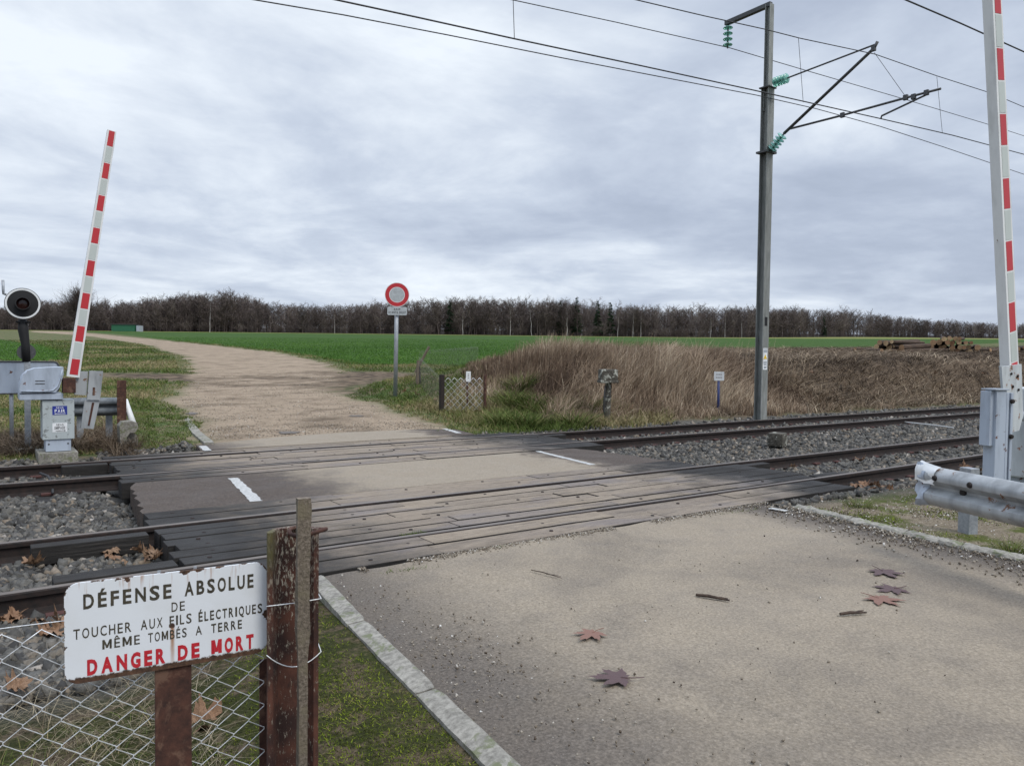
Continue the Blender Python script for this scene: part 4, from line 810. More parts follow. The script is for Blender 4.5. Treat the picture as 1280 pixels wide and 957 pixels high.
b = MB(); b.span((x0+.04, YB+.02, gA(72, 564)[2]), (x1-.045, YB+.40, z0), bev=.004); b.build('plinth', M['bluegrey'], bar)
for sx_ in (x0+.08, x1-.085): b = MB(); b.lathe([(0, .006), (.012, .004), (.014, 0)], (sx_, YB+.02, z0-.07), (0, -1, 0), 8); b.build('bolt', M['steel'], bar)
lp = [gA(*q) for q in [(24, 491), (24.5, 481), (28, 470), (35, 463), (44, 460), (79, 458.5), (79, 468), (74, 484), (69, 490)]]
b = MB(); b.prism([(q[0], q[2]) for q in lp], (0, YB-.05, 0), EX, EZ, .5); b.build('lid', M['bluegrey'], bar, smooth=True, angle=30)
sw = MB(); sw.tube([gA(u, v, YB-.052) for u, v in ((26, 489), (50, 489), (66, 488), (72, 483), (76, 470), (78, 462))], .012, 6); sw.build('lid_seam', M['bluegrey'], bar, smooth=True)
for v_ in (475.5, 479): b = MB(); b.span(gA(44, v_, YB-.054), gA(56, v_+.9, YB-.045)); b.build('louvre', M['steel'], bar)
b = MB(); b.span(gA(24, 500)*[1, 0, 1]+[0, YB-.03, 0], gA(79, 491.5)*[1, 0, 1]+[0, YB+.45, 0], bev=.008); b.build('deck_plate', M['bluegrey'], bar)
b = MB(); b.span(gA(78, 491)*[1, 0, 1]+[0, YB-.09, 0], gA(94, 472)*[1, 0, 1]+[0, YB+.10, 0], bev=.01); b.build('arm_clamp', M['rust'], bar)
def slab(poly, Y, th): q = [on_y(u, v, Y) for u, v in poly]; b = MB(); b.prism([(a[0], a[2]) for a in q], (0, Y, 0), EX, EZ, th); return b
slab([(95, 464), (110, 464), (108, 494), (93, 493)], YB+.02, .06).build('counterweight', M['galv_worn'], bar)
slab([(112, 463.5), (129, 464), (125, 500), (109, 499)], YB-.03, .10).build('counterweight', M['galv_worn'], bar)
slab([(106, 500), (125, 500), (117, 536), (101, 535)], YB, .07).build('counterweight', M['galv_worn'], bar)
slab([(116, 484), (119, 484), (118.5, 494), (115.5, 494)], YB-.034, .01).build('rust_slot', M['rust'], bar)
slab([(115, 503), (118, 503), (112, 532), (109.5, 532)], YB-.004, .01).build('rust_slot', M['rust'], bar)
for (u0, v0, u1, v1, mt, ink, top_, bot_) in ((65.5, 507, 84, 518.5, 'labelblue', 'labelwhite', 'SENS', 'PAIR'), (65.5, 528, 84, 540, 'labelwhite', 'ink', 'SENS', 'IMPAIR')):
    a, c_ = gA(u0, v1, YB-.003), gA(u1, v0, YB-.003); w_, h_ = c_[0]-a[0], c_[2]-a[2]; b = MB(); b.prism([(0, 0), (w_, 0), (w_, h_), (0, h_)], a, EX, EZ, .002); pl = b.build('direction_plate', M[mt], bar)
    b = MB(); text(b, top_, a, EX, EZ, w_*.25, w_*.75, h_*.70, h_*.2, .01, 0, .001); text(b, bot_, a, EX, EZ, w_*.15, w_*.85, h_*.28, h_*.34, .02, 0, .001)
    az_ = h_*.13; b.add([a+EX*w_*x_+EZ*(az_+dz*h_)-np.array([0, .001, 0]) for x_, dz in ((.22, -.03), (.88, -.03), (.88, .03), (.22, .03))], [(0, 1, 2, 3)])
    b.add([a+EX*w_*x_+EZ*(az_+dz*h_)-np.array([0, .0011, 0]) for x_, dz in (((.12, 0), (.25, -.08), (.25, .08)) if bot_ == 'PAIR' else ((.92, 0), (.8, .08), (.8, -.08)))], [(0, 1, 2)]); b.build('lettering', M[ink], pl)

YL = 14.35; L0 = on_y(31, 556, YL); lam = thing('warning_lamp', 'round black warning lamp with a white ring on a slim grey post', 'signal lamp', (L0[0], YL, ground_z(L0[0], YL)))
lc = on_y(28.5, 379.5, YL-.12); fa = CC-lc; fa[2] = 0; fa /= np.linalg.norm(fa); rad = 19.5*Zof(lc)/FP
b = MB(); b.lathe([(0, -.05), (rad*.6, -.045), (rad, 0), (rad, .008), (rad*.97, .010), (0, .010)], lc, fa, 40); b.build('target_board', M['black'], lam, smooth=True, angle=30)
b = MB(); b.lathe([(rad*.855, .0108), (rad*.855, .0145), (rad*.965, .0145), (rad*.965, .0108)], lc, fa, 40); b.build('white_ring', M['white'], lam)
b = MB(); b.lathe([(rad*.42, .010), (rad*.40, .10), (rad*.37, .10), (rad*.36, .02)], lc, fa, 24); b.build('lamp_hood', M['blackdull'], lam, smooth=True, angle=40)
b = MB(); b.lathe([(0, .035), (rad*.2, .032), (rad*.365, .018)], lc, fa, 24); b.build('lens', M['lens'], lam, smooth=True)
b = MB(); b.tube([on_y(8, 368, YL), on_y(4.5, 367, YL), on_y(4, 362, YL), on_y(3.6, 350, YL)], .02, 8); b.build('bracket', M['galv'], lam, smooth=True)
b = MB(); b.tube([on_y(28, 399, YL), on_y(29, 412, YL), on_y(32, 432, YL), on_y(33, 452, YL)], [.055, .075, .06, .06], 10); b.build('swan_neck', M['black'], lam, smooth=True)
b = MB(); b.box(on_y(29, 402.5, YL), (.20, .1, .025), bev=.006); b.build('neck_flange', M['black'], lam)
b = MB(); q = on_y(33, 440, YL+.03); b.lathe([(0, -.06), (.09, -.05), (.13, 0), (.13, .012), (0, .012)], q, fa, 24); b.build('bell', M['steel'], lam, smooth=True, angle=40)
b = MB(); q0, q1 = on_y(33, 452, YL), on_y(36, 557, YL); b.box(((q0[0]+q1[0])/2, YL, (q0[2]+gz)/2-.05), (.085, .085, q0[2]-gz+.1), bev=.006); b.build('post', M['galv'], lam)
b = MB(); b.box((q1[0], YL-.02, ground_z(q1[0], YL)+.02), (.5, .4, .14), bev=.015); b.build('footing', M['concrete'], lam)
YR = 15.0; a, c_ = on_y(-60, 493, YR), on_y(73, 452, YR); tr = thing('traffic_sign', 'plain grey back of a rounded road sign behind the lamp post', 'sign', ((a[0]+c_[0])/2, YR, ground_z(a[0], YR)))
b = MB(); b.prism(rrect(a[0], a[2], c_[0], c_[2], .07), (0, YR, 0), EX, EZ, .03); b.build('panel', M['bluegrey'], tr)
b = MB(); b.tube(rrect(a[0], a[2], c_[0], c_[2], .07) and [(x_, YR-.004, z_) for x_, z_ in rrect(a[0], a[2], c_[0], c_[2], .07)+rrect(a[0], a[2], c_[0], c_[2], .07)[:1]], .012, 6); b.build('rim', M['steel'], tr)
b = MB(); px_ = on_y(14, 470, YR)[0]; b.tube([(px_, YR+.05, -.3), (px_, YR+.05, c_[2]-.03)], .03, 8); b.build('post', M['galv'], tr, smooth=True)

RP = on_y(152, 545, 14.3); q = on_y(152, 475, 14.3); mb = MB(); zg_ = ground_z(RP[0], 14.3)
rp = thing('rusty_post', 'short rusty iron post at the end of the far guardrail', 'post', (RP[0], 14.3, zg_)); mb.span((RP[0]-.072, 14.26, zg_-.2), (RP[0]+.072, 14.275, q[2]), bev=.004); mb.build('flange', M['rust'], rp)
mb = MB(); mb.span((RP[0]-.008, 14.275, zg_-.2), (RP[0]+.008, 14.36, q[2]-.01)); mb.build('web', M['dark_rust'], rp)
WP = [(0, 0), (.02, .005), (.075, .05), (.08, .075), (.075, .10), (.012, .145), (.012, .165), (.075, .21), (.08, .235), (.075, .26), (.02, .305), (0, .31)]
def wbeam(pts, side, th=.006):                # W profile swept along pts (lower edge of the beam); side = outward direction
    b = MB(); n = len(WP); vs = []; fs = []
    for p_ in pts:
        for dth in (0, th):
            for o_, z_ in WP: vs.append(np.array(p_)+np.array(side)*(o_-dth)+EZ*z_)
    for i in range(len(pts)-1):
        A, Bq = i*2*n, (i+1)*2*n
        for k in range(n-1): fs += [(A+k, Bq+k, Bq+k+1, A+k+1), (A+n+k+1, Bq+n+k+1, Bq+n+k, A+n+k)]
        fs += [(A, A+n, Bq+n, Bq), (A+n-1, Bq+n-1, Bq+2*n-1, A+2*n-1)]
    e = (len(pts)-1)*2*n
    for k in range(n-1): fs += [(k, k+1, n+k+1, n+k), (e+k+1, e+k, e+n+k, e+n+k+1)]
    b.add(vs, fs); return b
g0, g1 = on_y(92, 514, 14.7), on_y(150, 514, 14.6); fg = thing('guardrail', 'weathered guardrail end behind the grey barrier counterweights', 'guardrail', (g0[0], 14.7, ground_z(g0[0], 14.7)))
zz_ = on_y(120, 512, 14.7)[2]; wbeam([(g0[0]-.35, 14.73, zz_-.1), (g0[0], 14.7, zz_-.1), (g1[0], 14.6, zz_-.1)], (0, -1, 0)).build('beam', M['dullgalv'], fg, smooth=True, angle=40)
b = MB(); b.tube([on_y(156, 500, 14.45), on_y(161, 514, 14.35), on_y(167, 530, 14.2)], .05, 8); b.build('bent_end', M['white'], fg, smooth=True)
for X_ in (g0[0]+.1, g1[0]-.15): b = MB(); b.span((X_-.05, 14.72, -.3), (X_+.05, 14.78, zz_+.2)); b.build('post', M['galv'], fg)
c_ = at(160, 560); b = MB()
b.prism([(on_y(u, v, 14.0)[0], on_y(u, v, 14.0)[2]) for u, v in [(150, 562), (149, 532), (153, 527), (165, 526), (171, 528), (172.5, 534), (168, 540), (162, 540.5), (158, 546), (158, 560)]], (0, 13.95, 0), EX, EZ, .3)
b.prism([(on_y(u, v, 14.05)[0], on_y(u, v, 14.05)[2]) for u, v in [(158, 562), (158, 545), (165, 540), (171, 543), (173, 552), (172, 560)]], (0, 14.06, 0), EX, EZ, .22)
tag(b.build('concrete_lump', M['concrete'], loc=(c_[0], 14.0, ground_z(c_[0], 14.0))), 'broken lump of pale concrete at the foot of the short rusty post', 'concrete block')

# ------------------------------------------------------------------ round sign, chain link panel, marker posts
SP = at(494, 497); Zs = Zof(SP); kx_ = Zs/FP; rs_ = thing('road_sign', 'round red ringed road sign with a small white plate on a grey pole', 'road sign', SP)
sc = depth(496.3, 368.3, Zs); fa = CC-sc; fa[2] = 0; fa /= np.linalg.norm(fa); sr = np.cross(EZ, fa); R1 = 15.2*kx_
b = MB(); b.lathe([(0, -.02), (R1, -.02), (R1, 0), (0, 0)], sc, fa, 48); b.build('disc', M['white'], rs_)
b = MB(); b.lathe([(R1*.64, .0005), (R1*.64, .003), (R1*.955, .003), (R1*.955, .0005)], sc, fa, 48); b.build('red_ring', M['red'], rs_)
M['signgrey'] = plain('sign_grey', (.40, .43, .44), .5); b = MB(); b.lathe([(0, .003), (R1*.585, .003), (R1*.585, .0005)], sc, fa, 48); b.build('centre', M['signgrey'], rs_)
pc = depth(496.5, 388.6, Zs); pw, ph = 24.5*kx_, 10.4*kx_; b = MB(); b.prism(rrect(-pw/2, -ph/2, pw/2, ph/2, .05), pc, sr, EZ, .015); plt_ = b.build('plate', M['signgrey'], rs_)
b = MB(); text(b, 'SAUF', pc, sr, EZ, -pw*.17, pw*.16, ph*.10, ph*.22, .03, 0, .002); text(b, 'AYANTS DROIT', pc, sr, EZ, -pw*.44, pw*.44, -ph*.30, ph*.25, .03, 0, .002); b.build('lettering', M['ink'], plt_)
b = MB(); pt = depth(496.3, 357, Zs)-fa*.10; pb_ = SP-fa*.10; b.tube([(pb_[0], pb_[1], pb_[2]-.2), pt], 2.6*kx_, 12); b.build('pole', M['galv'], rs_, smooth=True)
A_, B_ = at(552, 516), at(606, 516); Z1 = Zof(A_); kk = Z1/FP; pan = thing('fence_panel', 'short panel of rusty chain link between two rusty posts beside the mound', 'fence', A_)
b = MB(); b.span((A_[0]-.055, A_[1]-.05, A_[2]-.2), (A_[0]+.055, A_[1]+.05, depth(552, 468, Z1)[2]), bev=.01); b.build('post', M['dark_rust'], pan)
b = MB(); b.span((B_[0]-.03, B_[1]-.03, B_[2]-.2), (B_[0]+.03, B_[1]+.03, depth(606, 468, Zof(B_))[2]), bev=.006); b.build('post', M['rust'], pan)
chain_link('mesh', None, A_, B_, .05, depth(580, 470, Z1)[2]-A_[2], .080, .085, .0062, M['meshwire'], .0, parent=pan)
C_ = at(587, 514); Zc = Zof(C_); ms_ = thing('marker_plate', 'tiny white number plate on a thin rusty stake behind the chain link panel', 'marker', C_)
b = MB(); q = depth(586.5, 470, Zc); b.tube([(C_[0], C_[1]+.1, C_[2]-.2), (q[0], q[1]+.1, q[2])], .022, 8); b.build('stake', M['rust'], ms_)
b = MB(); q = depth(585.5, 470.5, Zc); b.prism(rrect(-3.1*kk, -6.6*kk, 3.1*kk, 6.6*kk, .01), q, sr, EZ, .01); pl = b.build('plate', M['white'], ms_)
b = MB()
for dz in (2.5, .5, -2): b.add([q+sr*(x_*kk)+EZ*((dz+y_)*kk)+fa*.001 for x_, y_ in ((-.9, 0), (.9, 0), (.9, .7), (-.9, .7))], [(0, 1, 2, 3)])
b.build('writing', M['ink'], pl)
D_ = at(523, 480); Zd_ = Zof(D_); of = thing('wire_fence', 'sagging old chain link fence with leaning posts at the left foot of the mound', 'fence', D_)
for (u0, v0, u1, v1, r_, mt) in ((521, 480, 523, 450, .055, 'stake'), (519, 458, 536.5, 433, .045, 'stake'), (526, 482, 524, 455, .03, 'dark_rust')):
    b = MB(); b.tube([depth(u0, v0, Zd_)-EZ*.2, depth(u1, v1, Zd_)], r_, 8); b.build('post', M[mt], of)
E_ = np.array([*(depth(598, 440, 46)[:2]), 0]); E_[2] = ground_z(E_[0], E_[1])
chain_link('mesh', None, D_, E_, .2, 1.15, .13, .15, .0016, M['oldwire'], .0, parent=of)
chain_link('mesh', None, np.array(A_)+[0, .1, 0], D_, .05, 1.0, .11, .125, .0019, M['oldwire'], .0, parent=of)

K_ = at(758, 528); Zk = Zof(K_); bp = thing('marker_post', 'stubby post topped by a lichen covered stone block in front of the mound', 'post', K_)
b = MB(); kt = depth(760.5, 478, Zk); b.tube([(K_[0], K_[1], K_[2]-.2), kt], [.085, .078], 8); b.build('post', M['lichen'], bp)
b = MB(); q0, q1 = depth(749.5, 479, Zk), depth(770.5, 461, Zk); cen = (q0+q1)/2; a_ = Matrix.Rotation(math.atan2(sr[1], sr[0]), 3, 'Z'); b.box(cen+EZ*.03, (.42, .36, .28), a_, bev=.03); b.box(cen-EZ*.13, (.46, .40, .07), a_, bev=.02); b.build('stone_head', M['lichen'], bp, smooth=True, angle=35)
b = MB(); b.tube([depth(756.5, 482, Zk-.12), depth(754.8, 500, Zk-.12), depth(754.5, 512, Zk-.12), depth(758, 527, Zk-.12)], .018, 6); b.build('cable', M['blackdull'], bp, smooth=True)
b = MB(); b.tube([depth(754.5, 496.5, Zk-.11), depth(763, 495.5, Zk-.11)], .014, 6); b.build('cable_clip', M['blackdull'], bp)
N_ = at(898, 518); Zn = Zof(N_); kn = Zn/FP; np_ = thing('warning_plaque', 'small white plaque on a blue stake left of the catenary mast', 'plaque', N_)
b = MB(); q = depth(899, 470, Zn); b.tube([(N_[0], N_[1], N_[2]-.2), q+np.array(CF)*.055], .036, 8); b.build('stake', M['bluepaint'], np_, smooth=True)
b = MB(); b.prism(rrect(-6.6*kn, -5.6*kn, 6.6*kn, 5.6*kn, .02), q, sr, EZ, .015); pl = b.build('plate', M['white'], np_); b = MB(); random.seed(9)
for row, y_ in ((0, 1.2), (1, -2.6)):
    x_ = -4.2
    while x_ < 3.8: w_ = random.uniform(.7, 1.2); b.add([q+sr*((x_+dx_*w_)*kn)+EZ*((y_+dy_*1.7)*kn)+fa*.001 for dx_, dy_ in ((0, 0), (1, 0), (1, 1), (0, 1))], [(0, 1, 2, 3)]); x_ += w_+.5
M['fadedink'] = plain('faded_ink', (.30, .27, .27), .7); b.build('writing', M['fadedink'], pl)
Q_ = on_z(974, 557, -.14); b = MB(); b.box((Q_[0]+.1, Q_[1]+.12, -.03), (.36, .30, .26), Matrix.Rotation(.35, 3, 'Z'), bev=.03); tag(b.build('stone_block', M['lichen'], loc=(Q_[0], Q_[1], -.16), smooth=True, angle=35), 'squat lichen spotted stone block lying between the two tracks', 'stone')
b = MB(); b.tube([on_z(1127, 527, -.10), on_z(1160, 530.5, -.09), on_z(1192, 534.5, -.10)], .022, 6); tag(b.build('pale_rod', M['roadpaint'], loc=on_z(1127, 527, -.12)), 'thin pale rod lying on the ballast between the tracks', 'rod')
for pts, lab in (([(140, 558), (152, 562), (161, 570), (164, 577)], 'thin black cable looping over the far rail on the left'), ([(50, 591), (60, 595), (65, 603), (66, 616)], 'thin black cable dropping off the near side of the second track')):
    b = MB(); b.tube([on_z(u, v, -.02-.03*i) for i, (u, v) in enumerate(pts)], .016, 6); tag(b.build('cable', M['blackdull'], loc=on_z(*pts[-1], -.15), smooth=True), lab, 'cable')

# ------------------------------------------------------------------ catenary mast, cantilever, wires
XM = 17.4; mp = lambda u, v, X=XM: on_x(u, v, X)
ms2 = thing('catenary_mast', 'tall grey steel mast with bracket arms carrying the overhead wires', 'mast', (XM, 12.95, -.15)); yb = 12.90
def hbeam(z0, z1, w, d, th, name, mat):
    for s_ in (-1, 1): b = MB(); b.span((XM-w/2, yb+s_*(d/2)-th/2, z0), (XM+w/2, yb+s_*(d/2)+th/2, z1)); b.build(name, mat, ms2)
    b = MB(); b.span((XM-th/2, yb-d/2+th/2, z0), (XM+th/2, yb+d/2-th/2, z1)); b.build('web', mat, ms2)
zt, ztop = mp(952, 113)[2], mp(955, 9)[2]
hbeam(-.3, zt, .26, .21, .02, 'flange', M['mast']); hbeam(zt-.6, ztop, .17, .14, .016, 'upper_flange', M['mast'])
b = MB(); b.box((XM, yb, zt), (.36, .30, .03)); b.build('joint_plate', M['steel'], ms2)
b = MB(); b.box((XM, yb, mp(951, 193)[2]), (.44, .34, .05)); b.build('collar', M['steel'], ms2)
a, c_ = mp(908, 29), mp(963, 6); b = MB(); zz_ = (a[2]+c_[2])/2; b.box((XM, (a[1]+c_[1])/2, zz_), (.12, abs(a[1]-c_[1])+.05, .12), bev=.01); b.build('top_arm', M['steel'], ms2)
def insul(p, q, nd, r, par):
    p, q = np.array(p), np.array(q); L = np.linalg.norm(q-p); A = (q-p)/L; b = MB()
    b.tube([p, q], .022, 8); core = b.build('insulator', M['steel'], par)
    for k in range(nd): o_ = p+A*L*(.14+.72*k/max(nd-1, 1)); b = MB(); b.lathe([(.02, -.05), (r*.5, -.045), (r*.95, -.012), (r, 0), (r*.9, .012), (r*.35, .03), (.02, .035)], o_, A, 20); b.build('glass_disc', M['glass'], core, smooth=True)
i0 = np.array([XM, a[1]-.06, zz_-.06]); i1 = mp(911, 60); i1[1] = i0[1]; insul(i0, i1, 4, .135, ms2)
t0 = np.array([XM, yb-.1, mp(957, 107)[2]]); t1 = mp(986, 97); ap_ = mp(1096, 55); insul(t0+(t1-t0)*.12, t1, 5, .13, ms2)
b = MB(); b.tube([t1, ap_], .022, 8); b.build('tie_rod', M['steel'], ms2)
s0 = np.array([XM, yb-.14, mp(957, 190)[2]]); s1 = mp(980, 167); insul(s0, s1, 5, .14, ms2)
b = MB(); b.tube([s1, mp(1093, 60), mp(1097, 52)], [.04, .036, .036], 10); b.build('strut', M['steel'], ms2, smooth=True)
b = MB(); b.tube([mp(988, 161), mp(1050, 145), mp(1130, 123), mp(1176, 111)], .028, 8); b.build('steady_tube', M['steel'], ms2, smooth=True)
b = MB(); b.tube([mp(1158, 115), mp(1157, 119), mp(1102, 145), mp(1101, 149)], .022, 8); b.build('registration_arm', M['steel'], ms2, smooth=True)
for u, v in ((1132, 122), (1142, 121), (1158, 116), (1053, 144), (1092, 61)): b = MB(); q = mp(u, v); b.box(q, (.07, .10, .12), bev=.01); b.build('clamp', M['steel'], ms2)
b = MB(); b.tube([mp(1093, 66), mp(1132, 121)], .006, 5); b.build('hanger', M['wire'], ms2)
fy = yb-.105-.010-.002; fw = lambda u, v: on_y(u, v, fy)
for u0, v0, u1, v1, mt, nm in ((950.5, 435, 956, 462, 'labelwhite', 'notice'), (952, 396, 955.5, 407, 'black', 'number_plate')):
    q0, q1 = fw(u0, v1), fw(u1, v0); b = MB(); b.prism([(-.09 if nm == 'notice' else -.06, q0[2]), (.09 if nm == 'notice' else .06, q0[2]), (.09 if nm == 'notice' else .06, q1[2]), (-.09 if nm == 'notice' else -.06, q1[2])], (XM, fy, 0), EX, EZ, .0015); pl = b.build(nm, M[mt], ms2)
zc_ = (q0[2], q1[2]); n0, n1_ = fw(953, 462)[2], fw(953, 435)[2]; hh = n1_-n0
b = MB(); b.add([(XM+x_, fy-.001, n0+hh*z_) for x_, z_ in ((-.08, .5), (.08, .5), (0, .72))], [(0, 1, 2)]); b.build('hazard_triangle', M['yellow'], ms2)
b = MB()
for z_, w_ in ((.93, .06), (.86, .07), (.80, .07), (.34, .07), (.28, .07), (.22, .06), (.12, .05), (.07, .05)): b.add([(XM+x_*w_, fy-.001, n0+hh*(z_+dz)) for x_, dz in ((-1, 0), (1, 0), (1, .03), (-1, .03))], [(0, 1, 2, 3)])
M['noticeink'] = plain('notice_ink', (.10, .14, .19), .6); b.build('writing', M['noticeink'], ms2)
def wire(name, lab, Y, px, r=.011, ext=True, drops=None, mat='wire'):
    P = [on_y(u, v, Y) for u, v in px]
    if ext: P = [P[0]+(P[0]-P[1])*1.6]+P+[P[-1]+(P[-1]-P[-2])*3]
    root = thing(name, lab, 'overhead wire', P[len(P)//2]); b = MB(); b.tube(P, r, 6); b.build('conductor', M[mat], root, smooth=True)
    for (u0, v0, u1, v1) in drops or (): b = MB(); b.tube([on_y(u0, v0, Y), on_y(u1, v1, Y)], .0055, 5); b.build('dropper', M['wire'], root)
ya = yb-.16
wire('overhead_wire', 'lowest overhead wire, fixed to the side of the catenary mast', ya, [(318, 0), (430, 19), (560, 44), (700, 72), (830, 97), (945, 119), (1020, 136), (1100, 158), (1180, 184), (1280, 218)])
wire('overhead_wire', 'contact wire held by the lower registration arm of the mast', mp(1101, 149)[1], [(420, 0), (520, 21.5), (640, 48), (800, 82), (945, 113.5), (1101, 148.5), (1190, 169), (1280, 193)], .012)
wire('overhead_wire', 'wire hung below the glass insulator at the mast top', i1[1], [(640, 0), (770, 28), (912, 60), (1010, 89), (1120, 121), (1240, 157), (1280, 170)])
wire('overhead_wire', 'topmost wire hung at the tip of the long slanting bracket', ap_[1], [(795, 0), (880, 20), (955, 36.5), (1000, 48), (1094, 68), (1171, 95), (1240, 117), (1280, 134)], .010, drops=[(998, 48, 1004, 128), (1171, 96, 1178, 167)])
wire('overhead_wire', 'thick wire crossing the upper corner behind the tall barrier arm', 6.5, [(1132, 0), (1200, 29), (1280, 65)], .014)
b = MB(); b.tube([on_y(640.5, -30, mp(1101, 149)[1]), on_y(643, 48.7, mp(1101, 149)[1])], .006, 5); tag(b.build('dropper_wire', M['wire'], loc=on_y(643, 48.7, mp(1101, 149)[1])), 'thin vertical dropper rising out of sight from the contact wire', 'dropper')

# ------------------------------------------------------------------ barrier, post and guardrail on the near right
YQ = 3.78; rb = thing('crossing_barrier', 'tall striped barrier arm rising out of view beside the silvery guardrail', 'barrier', (9.8, YQ, -.08)); P = on_y(1262, 462, YQ); Q = on_y(1240, 0, YQ); Q2 = P+(Q-P)*1.16
_L = np.linalg.norm(Q2-P); arm(rb, P-(Q2-P)/_L*.25, Q2, .235, .10, 9.1*(_L/np.linalg.norm(Q-P))*.68, .94, .0)
def right_slab(poly, Y, th, name, mat): q = [on_y(u, v, Y) for u, v in poly]; b = MB(); b.prism([(a[0], a[2]) for a in q], (0, Y, 0), EX, EZ, th); return b.build(name, M[mat], rb)
M['patchy'] = painted('patchy_grey_paint', (.50, .53, .54), (.17, .085, .05), 8, .59, .55, .4)
right_slab([(1252, 458), (1277, 455), (1279, 520), (1274, 538), (1261, 541), (1256, 520)], YQ-.075, .022, 'yoke_plate', 'patchy')
right_slab([(1251, 457), (1272, 457), (1273, 534), (1258, 536)], YQ+.07, .022, 'yoke_plate', 'patchy')
for u, v in ((1264, 467), (1272, 470), (1266, 483), (1273, 487), (1263, 503)): b = MB(); q = on_y(u, v, YQ-.082); b.lathe([(0, .012), (.014, .010), (.017, 0)], q, (0, -1, 0), 8); b.build('bolt', M['dark_rust'], rb)
hx = on_y(1283, 490, YQ+.1)[0]; b = MB(); b.span((hx, YQ-.2, .15), (hx+.55, YQ+.35, on_y(1280, 487, YQ-.1)[2]), bev=.02); b.build('housing', M['patchy'], rb)
b = MB(); b.span((hx+.05, YQ-.12, -.2), (hx+.5, YQ+.28, .15), bev=.01); b.build('pedestal', M['greypaint'], rb)
b = MB(); q = on_y(1281, 520, YQ+.02); b.tube([(q[0]-.14, q[1], q[2]), (hx+.02, q[1], q[2])], .055, 12); b.build('pivot', M['greypaint'], rb, smooth=True)
ZP = 8.25; CPp = depth(1244, 600, ZP); ctop = depth(1244, 487, ZP)[2]; cp_ = thing('steel_post', 'pale grey steel box post with a rust streak behind the guardrail', 'post', (CPp[0], CPp[1], -.1))
pr = CR*1.; pr[2] = 0; pr /= np.linalg.norm(pr); tilt_ = .35; pr = pr*math.cos(tilt_)+np.cross(EZ, pr)*math.sin(tilt_); pn = np.cross(pr, EZ); pn = pn if pn @ (CC-CPp) > 0 else -pn; PR = Matrix.Rotation(math.atan2(pr[1], pr[0]), 3, 'Z')
def pbox(off, dep, z0, z1, w, d, name, mat, bev=.006): b = MB(); q = CPp+pr*off+pn*dep; b.box((q[0], q[1], (z0+z1)/2), (w, d, z1-z0), PR, bev=bev); return b.build(name, M[mat], cp_)
pbox(-.035, 0, -.25, ctop, .15, .14, 'column', 'bluegrey')
pbox(-.125, -.02, ctop-.60, ctop-.01, .075, .12, 'side_box', 'bluegrey')
pbox(-.045, 0, ctop, ctop+.016, .21, .17, 'cap', 'greypaint', .003)
pbox(.060, .045, -.25, ctop-.03, .035, .05, 'channel', 'bluegrey', .003); pbox(.125, .045, -.25, ctop-.03, .035, .05, 'channel', 'bluegrey', .003); pbox(.092, .022, -.25, ctop-.05, .030, .004, 'rust_strip', 'rust', 0)
for z_ in (ctop-.12, ctop-.5): b = MB(); b.lathe([(0, .03), (.022, .026), (.026, 0)], (CPp+pr*.112+pn*.07)*[1, 1, 0]+EZ*z_, pn, 8); b.build('bolt', M['dark_rust'], cp_)
G0, G1 = on_z(1168, 583, .71), on_z(1283, 604, .71); gd = (G1-G0)/np.linalg.norm(G1-G0); side = np.array([gd[1], -gd[0], 0]); side = side if side @ (CC-G0) > 0 else -side
gr = thing('guardrail', 'silvery guardrail with a torn white end beside the near road', 'guardrail', (*on_z(1206, 668, -.05)[:2], -.06)); dz = np.array([0, 0, -.31])
wbeam([G0+dz+gd*s_ for s_ in np.linspace(-.02, 3.2, 9)], side).build('beam', M['galv_worn'], gr, smooth=True, angle=40)
# the torn sheet wrapped round the end
b = MB(); vs = []; random.seed(13); n = len(WP); nl = 6
for i in range(nl):
    l_ = -.02-.13*i/(nl-1)
    for k, (o_, z_) in enumerate(WP):
        fl = 1+.16*i/(nl-1); e = (.03 if i == nl-1 else 0)*random.uniform(-1, 1); vs.append(G0+dz+gd*(l_+e)+side*(o_*(1-.55*i/(nl-1))+.004+.02*math.sin(k*1.3)*i/(nl-1))+EZ*(.155+(z_-.155)*fl))
fs = [(i*n+k, i*n+k+1, (i+1)*n+k+1, (i+1)*n+k) for i in range(nl-1) for k in range(n-1)]; o2 = len(vs); vs += [v-side*.005 for v in vs]; fs += [tuple(o2+q for q in f[::-1]) for f in fs]; b.add(vs, fs)
b.build('torn_end', M['bluegrey'], gr, smooth=True, angle=50)
b = MB(); vs = []
for i in range(5):
    l_ = .09-.245*i/4
    for k in range(7):
        z_ = .17+.150*k/6+(.022*(i/4)); vs.append(G0+dz+gd*(l_+random.uniform(-.012, .012)*(i in (0, 4)))+side*(.088-.05*i/4+.006*math.sin(k*2+i)-.05*max(0, k-4)/2)+EZ*(z_+(random.uniform(-.015, .015) if k == 0 else 0)))
fs = [(i*7+k, i*7+k+1, (i+1)*7+k+1, (i+1)*7+k) for i in range(4) for k in range(6)]; o2 = len(vs); vs += [v-side*.003 for v in vs]; fs += [tuple(o2+q for q in f[::-1]) for f in fs]; b.add(vs, fs)
b.build('white_wrap', M['white'], gr, smooth=True, angle=60)
pq = on_z(1206, 668, -.05); pp = np.array([pq[0], pq[1], 0])-side*.03
b = MB(); b.box((pp[0], pp[1], .22), (.13, .10, .70), Matrix.Rotation(math.atan2(gd[1], gd[0]), 3, 'Z'), bev=.006); b.build('post', M['galv'], gr)
for l_ in (.09, .42): b = MB(); q = G0+dz+gd*l_+EZ*.235+side*.08; b.lathe([(0, .016), (.018, .012), (.024, 0)], q, side, 10); b.build('bolt', M['dark_rust'], gr)
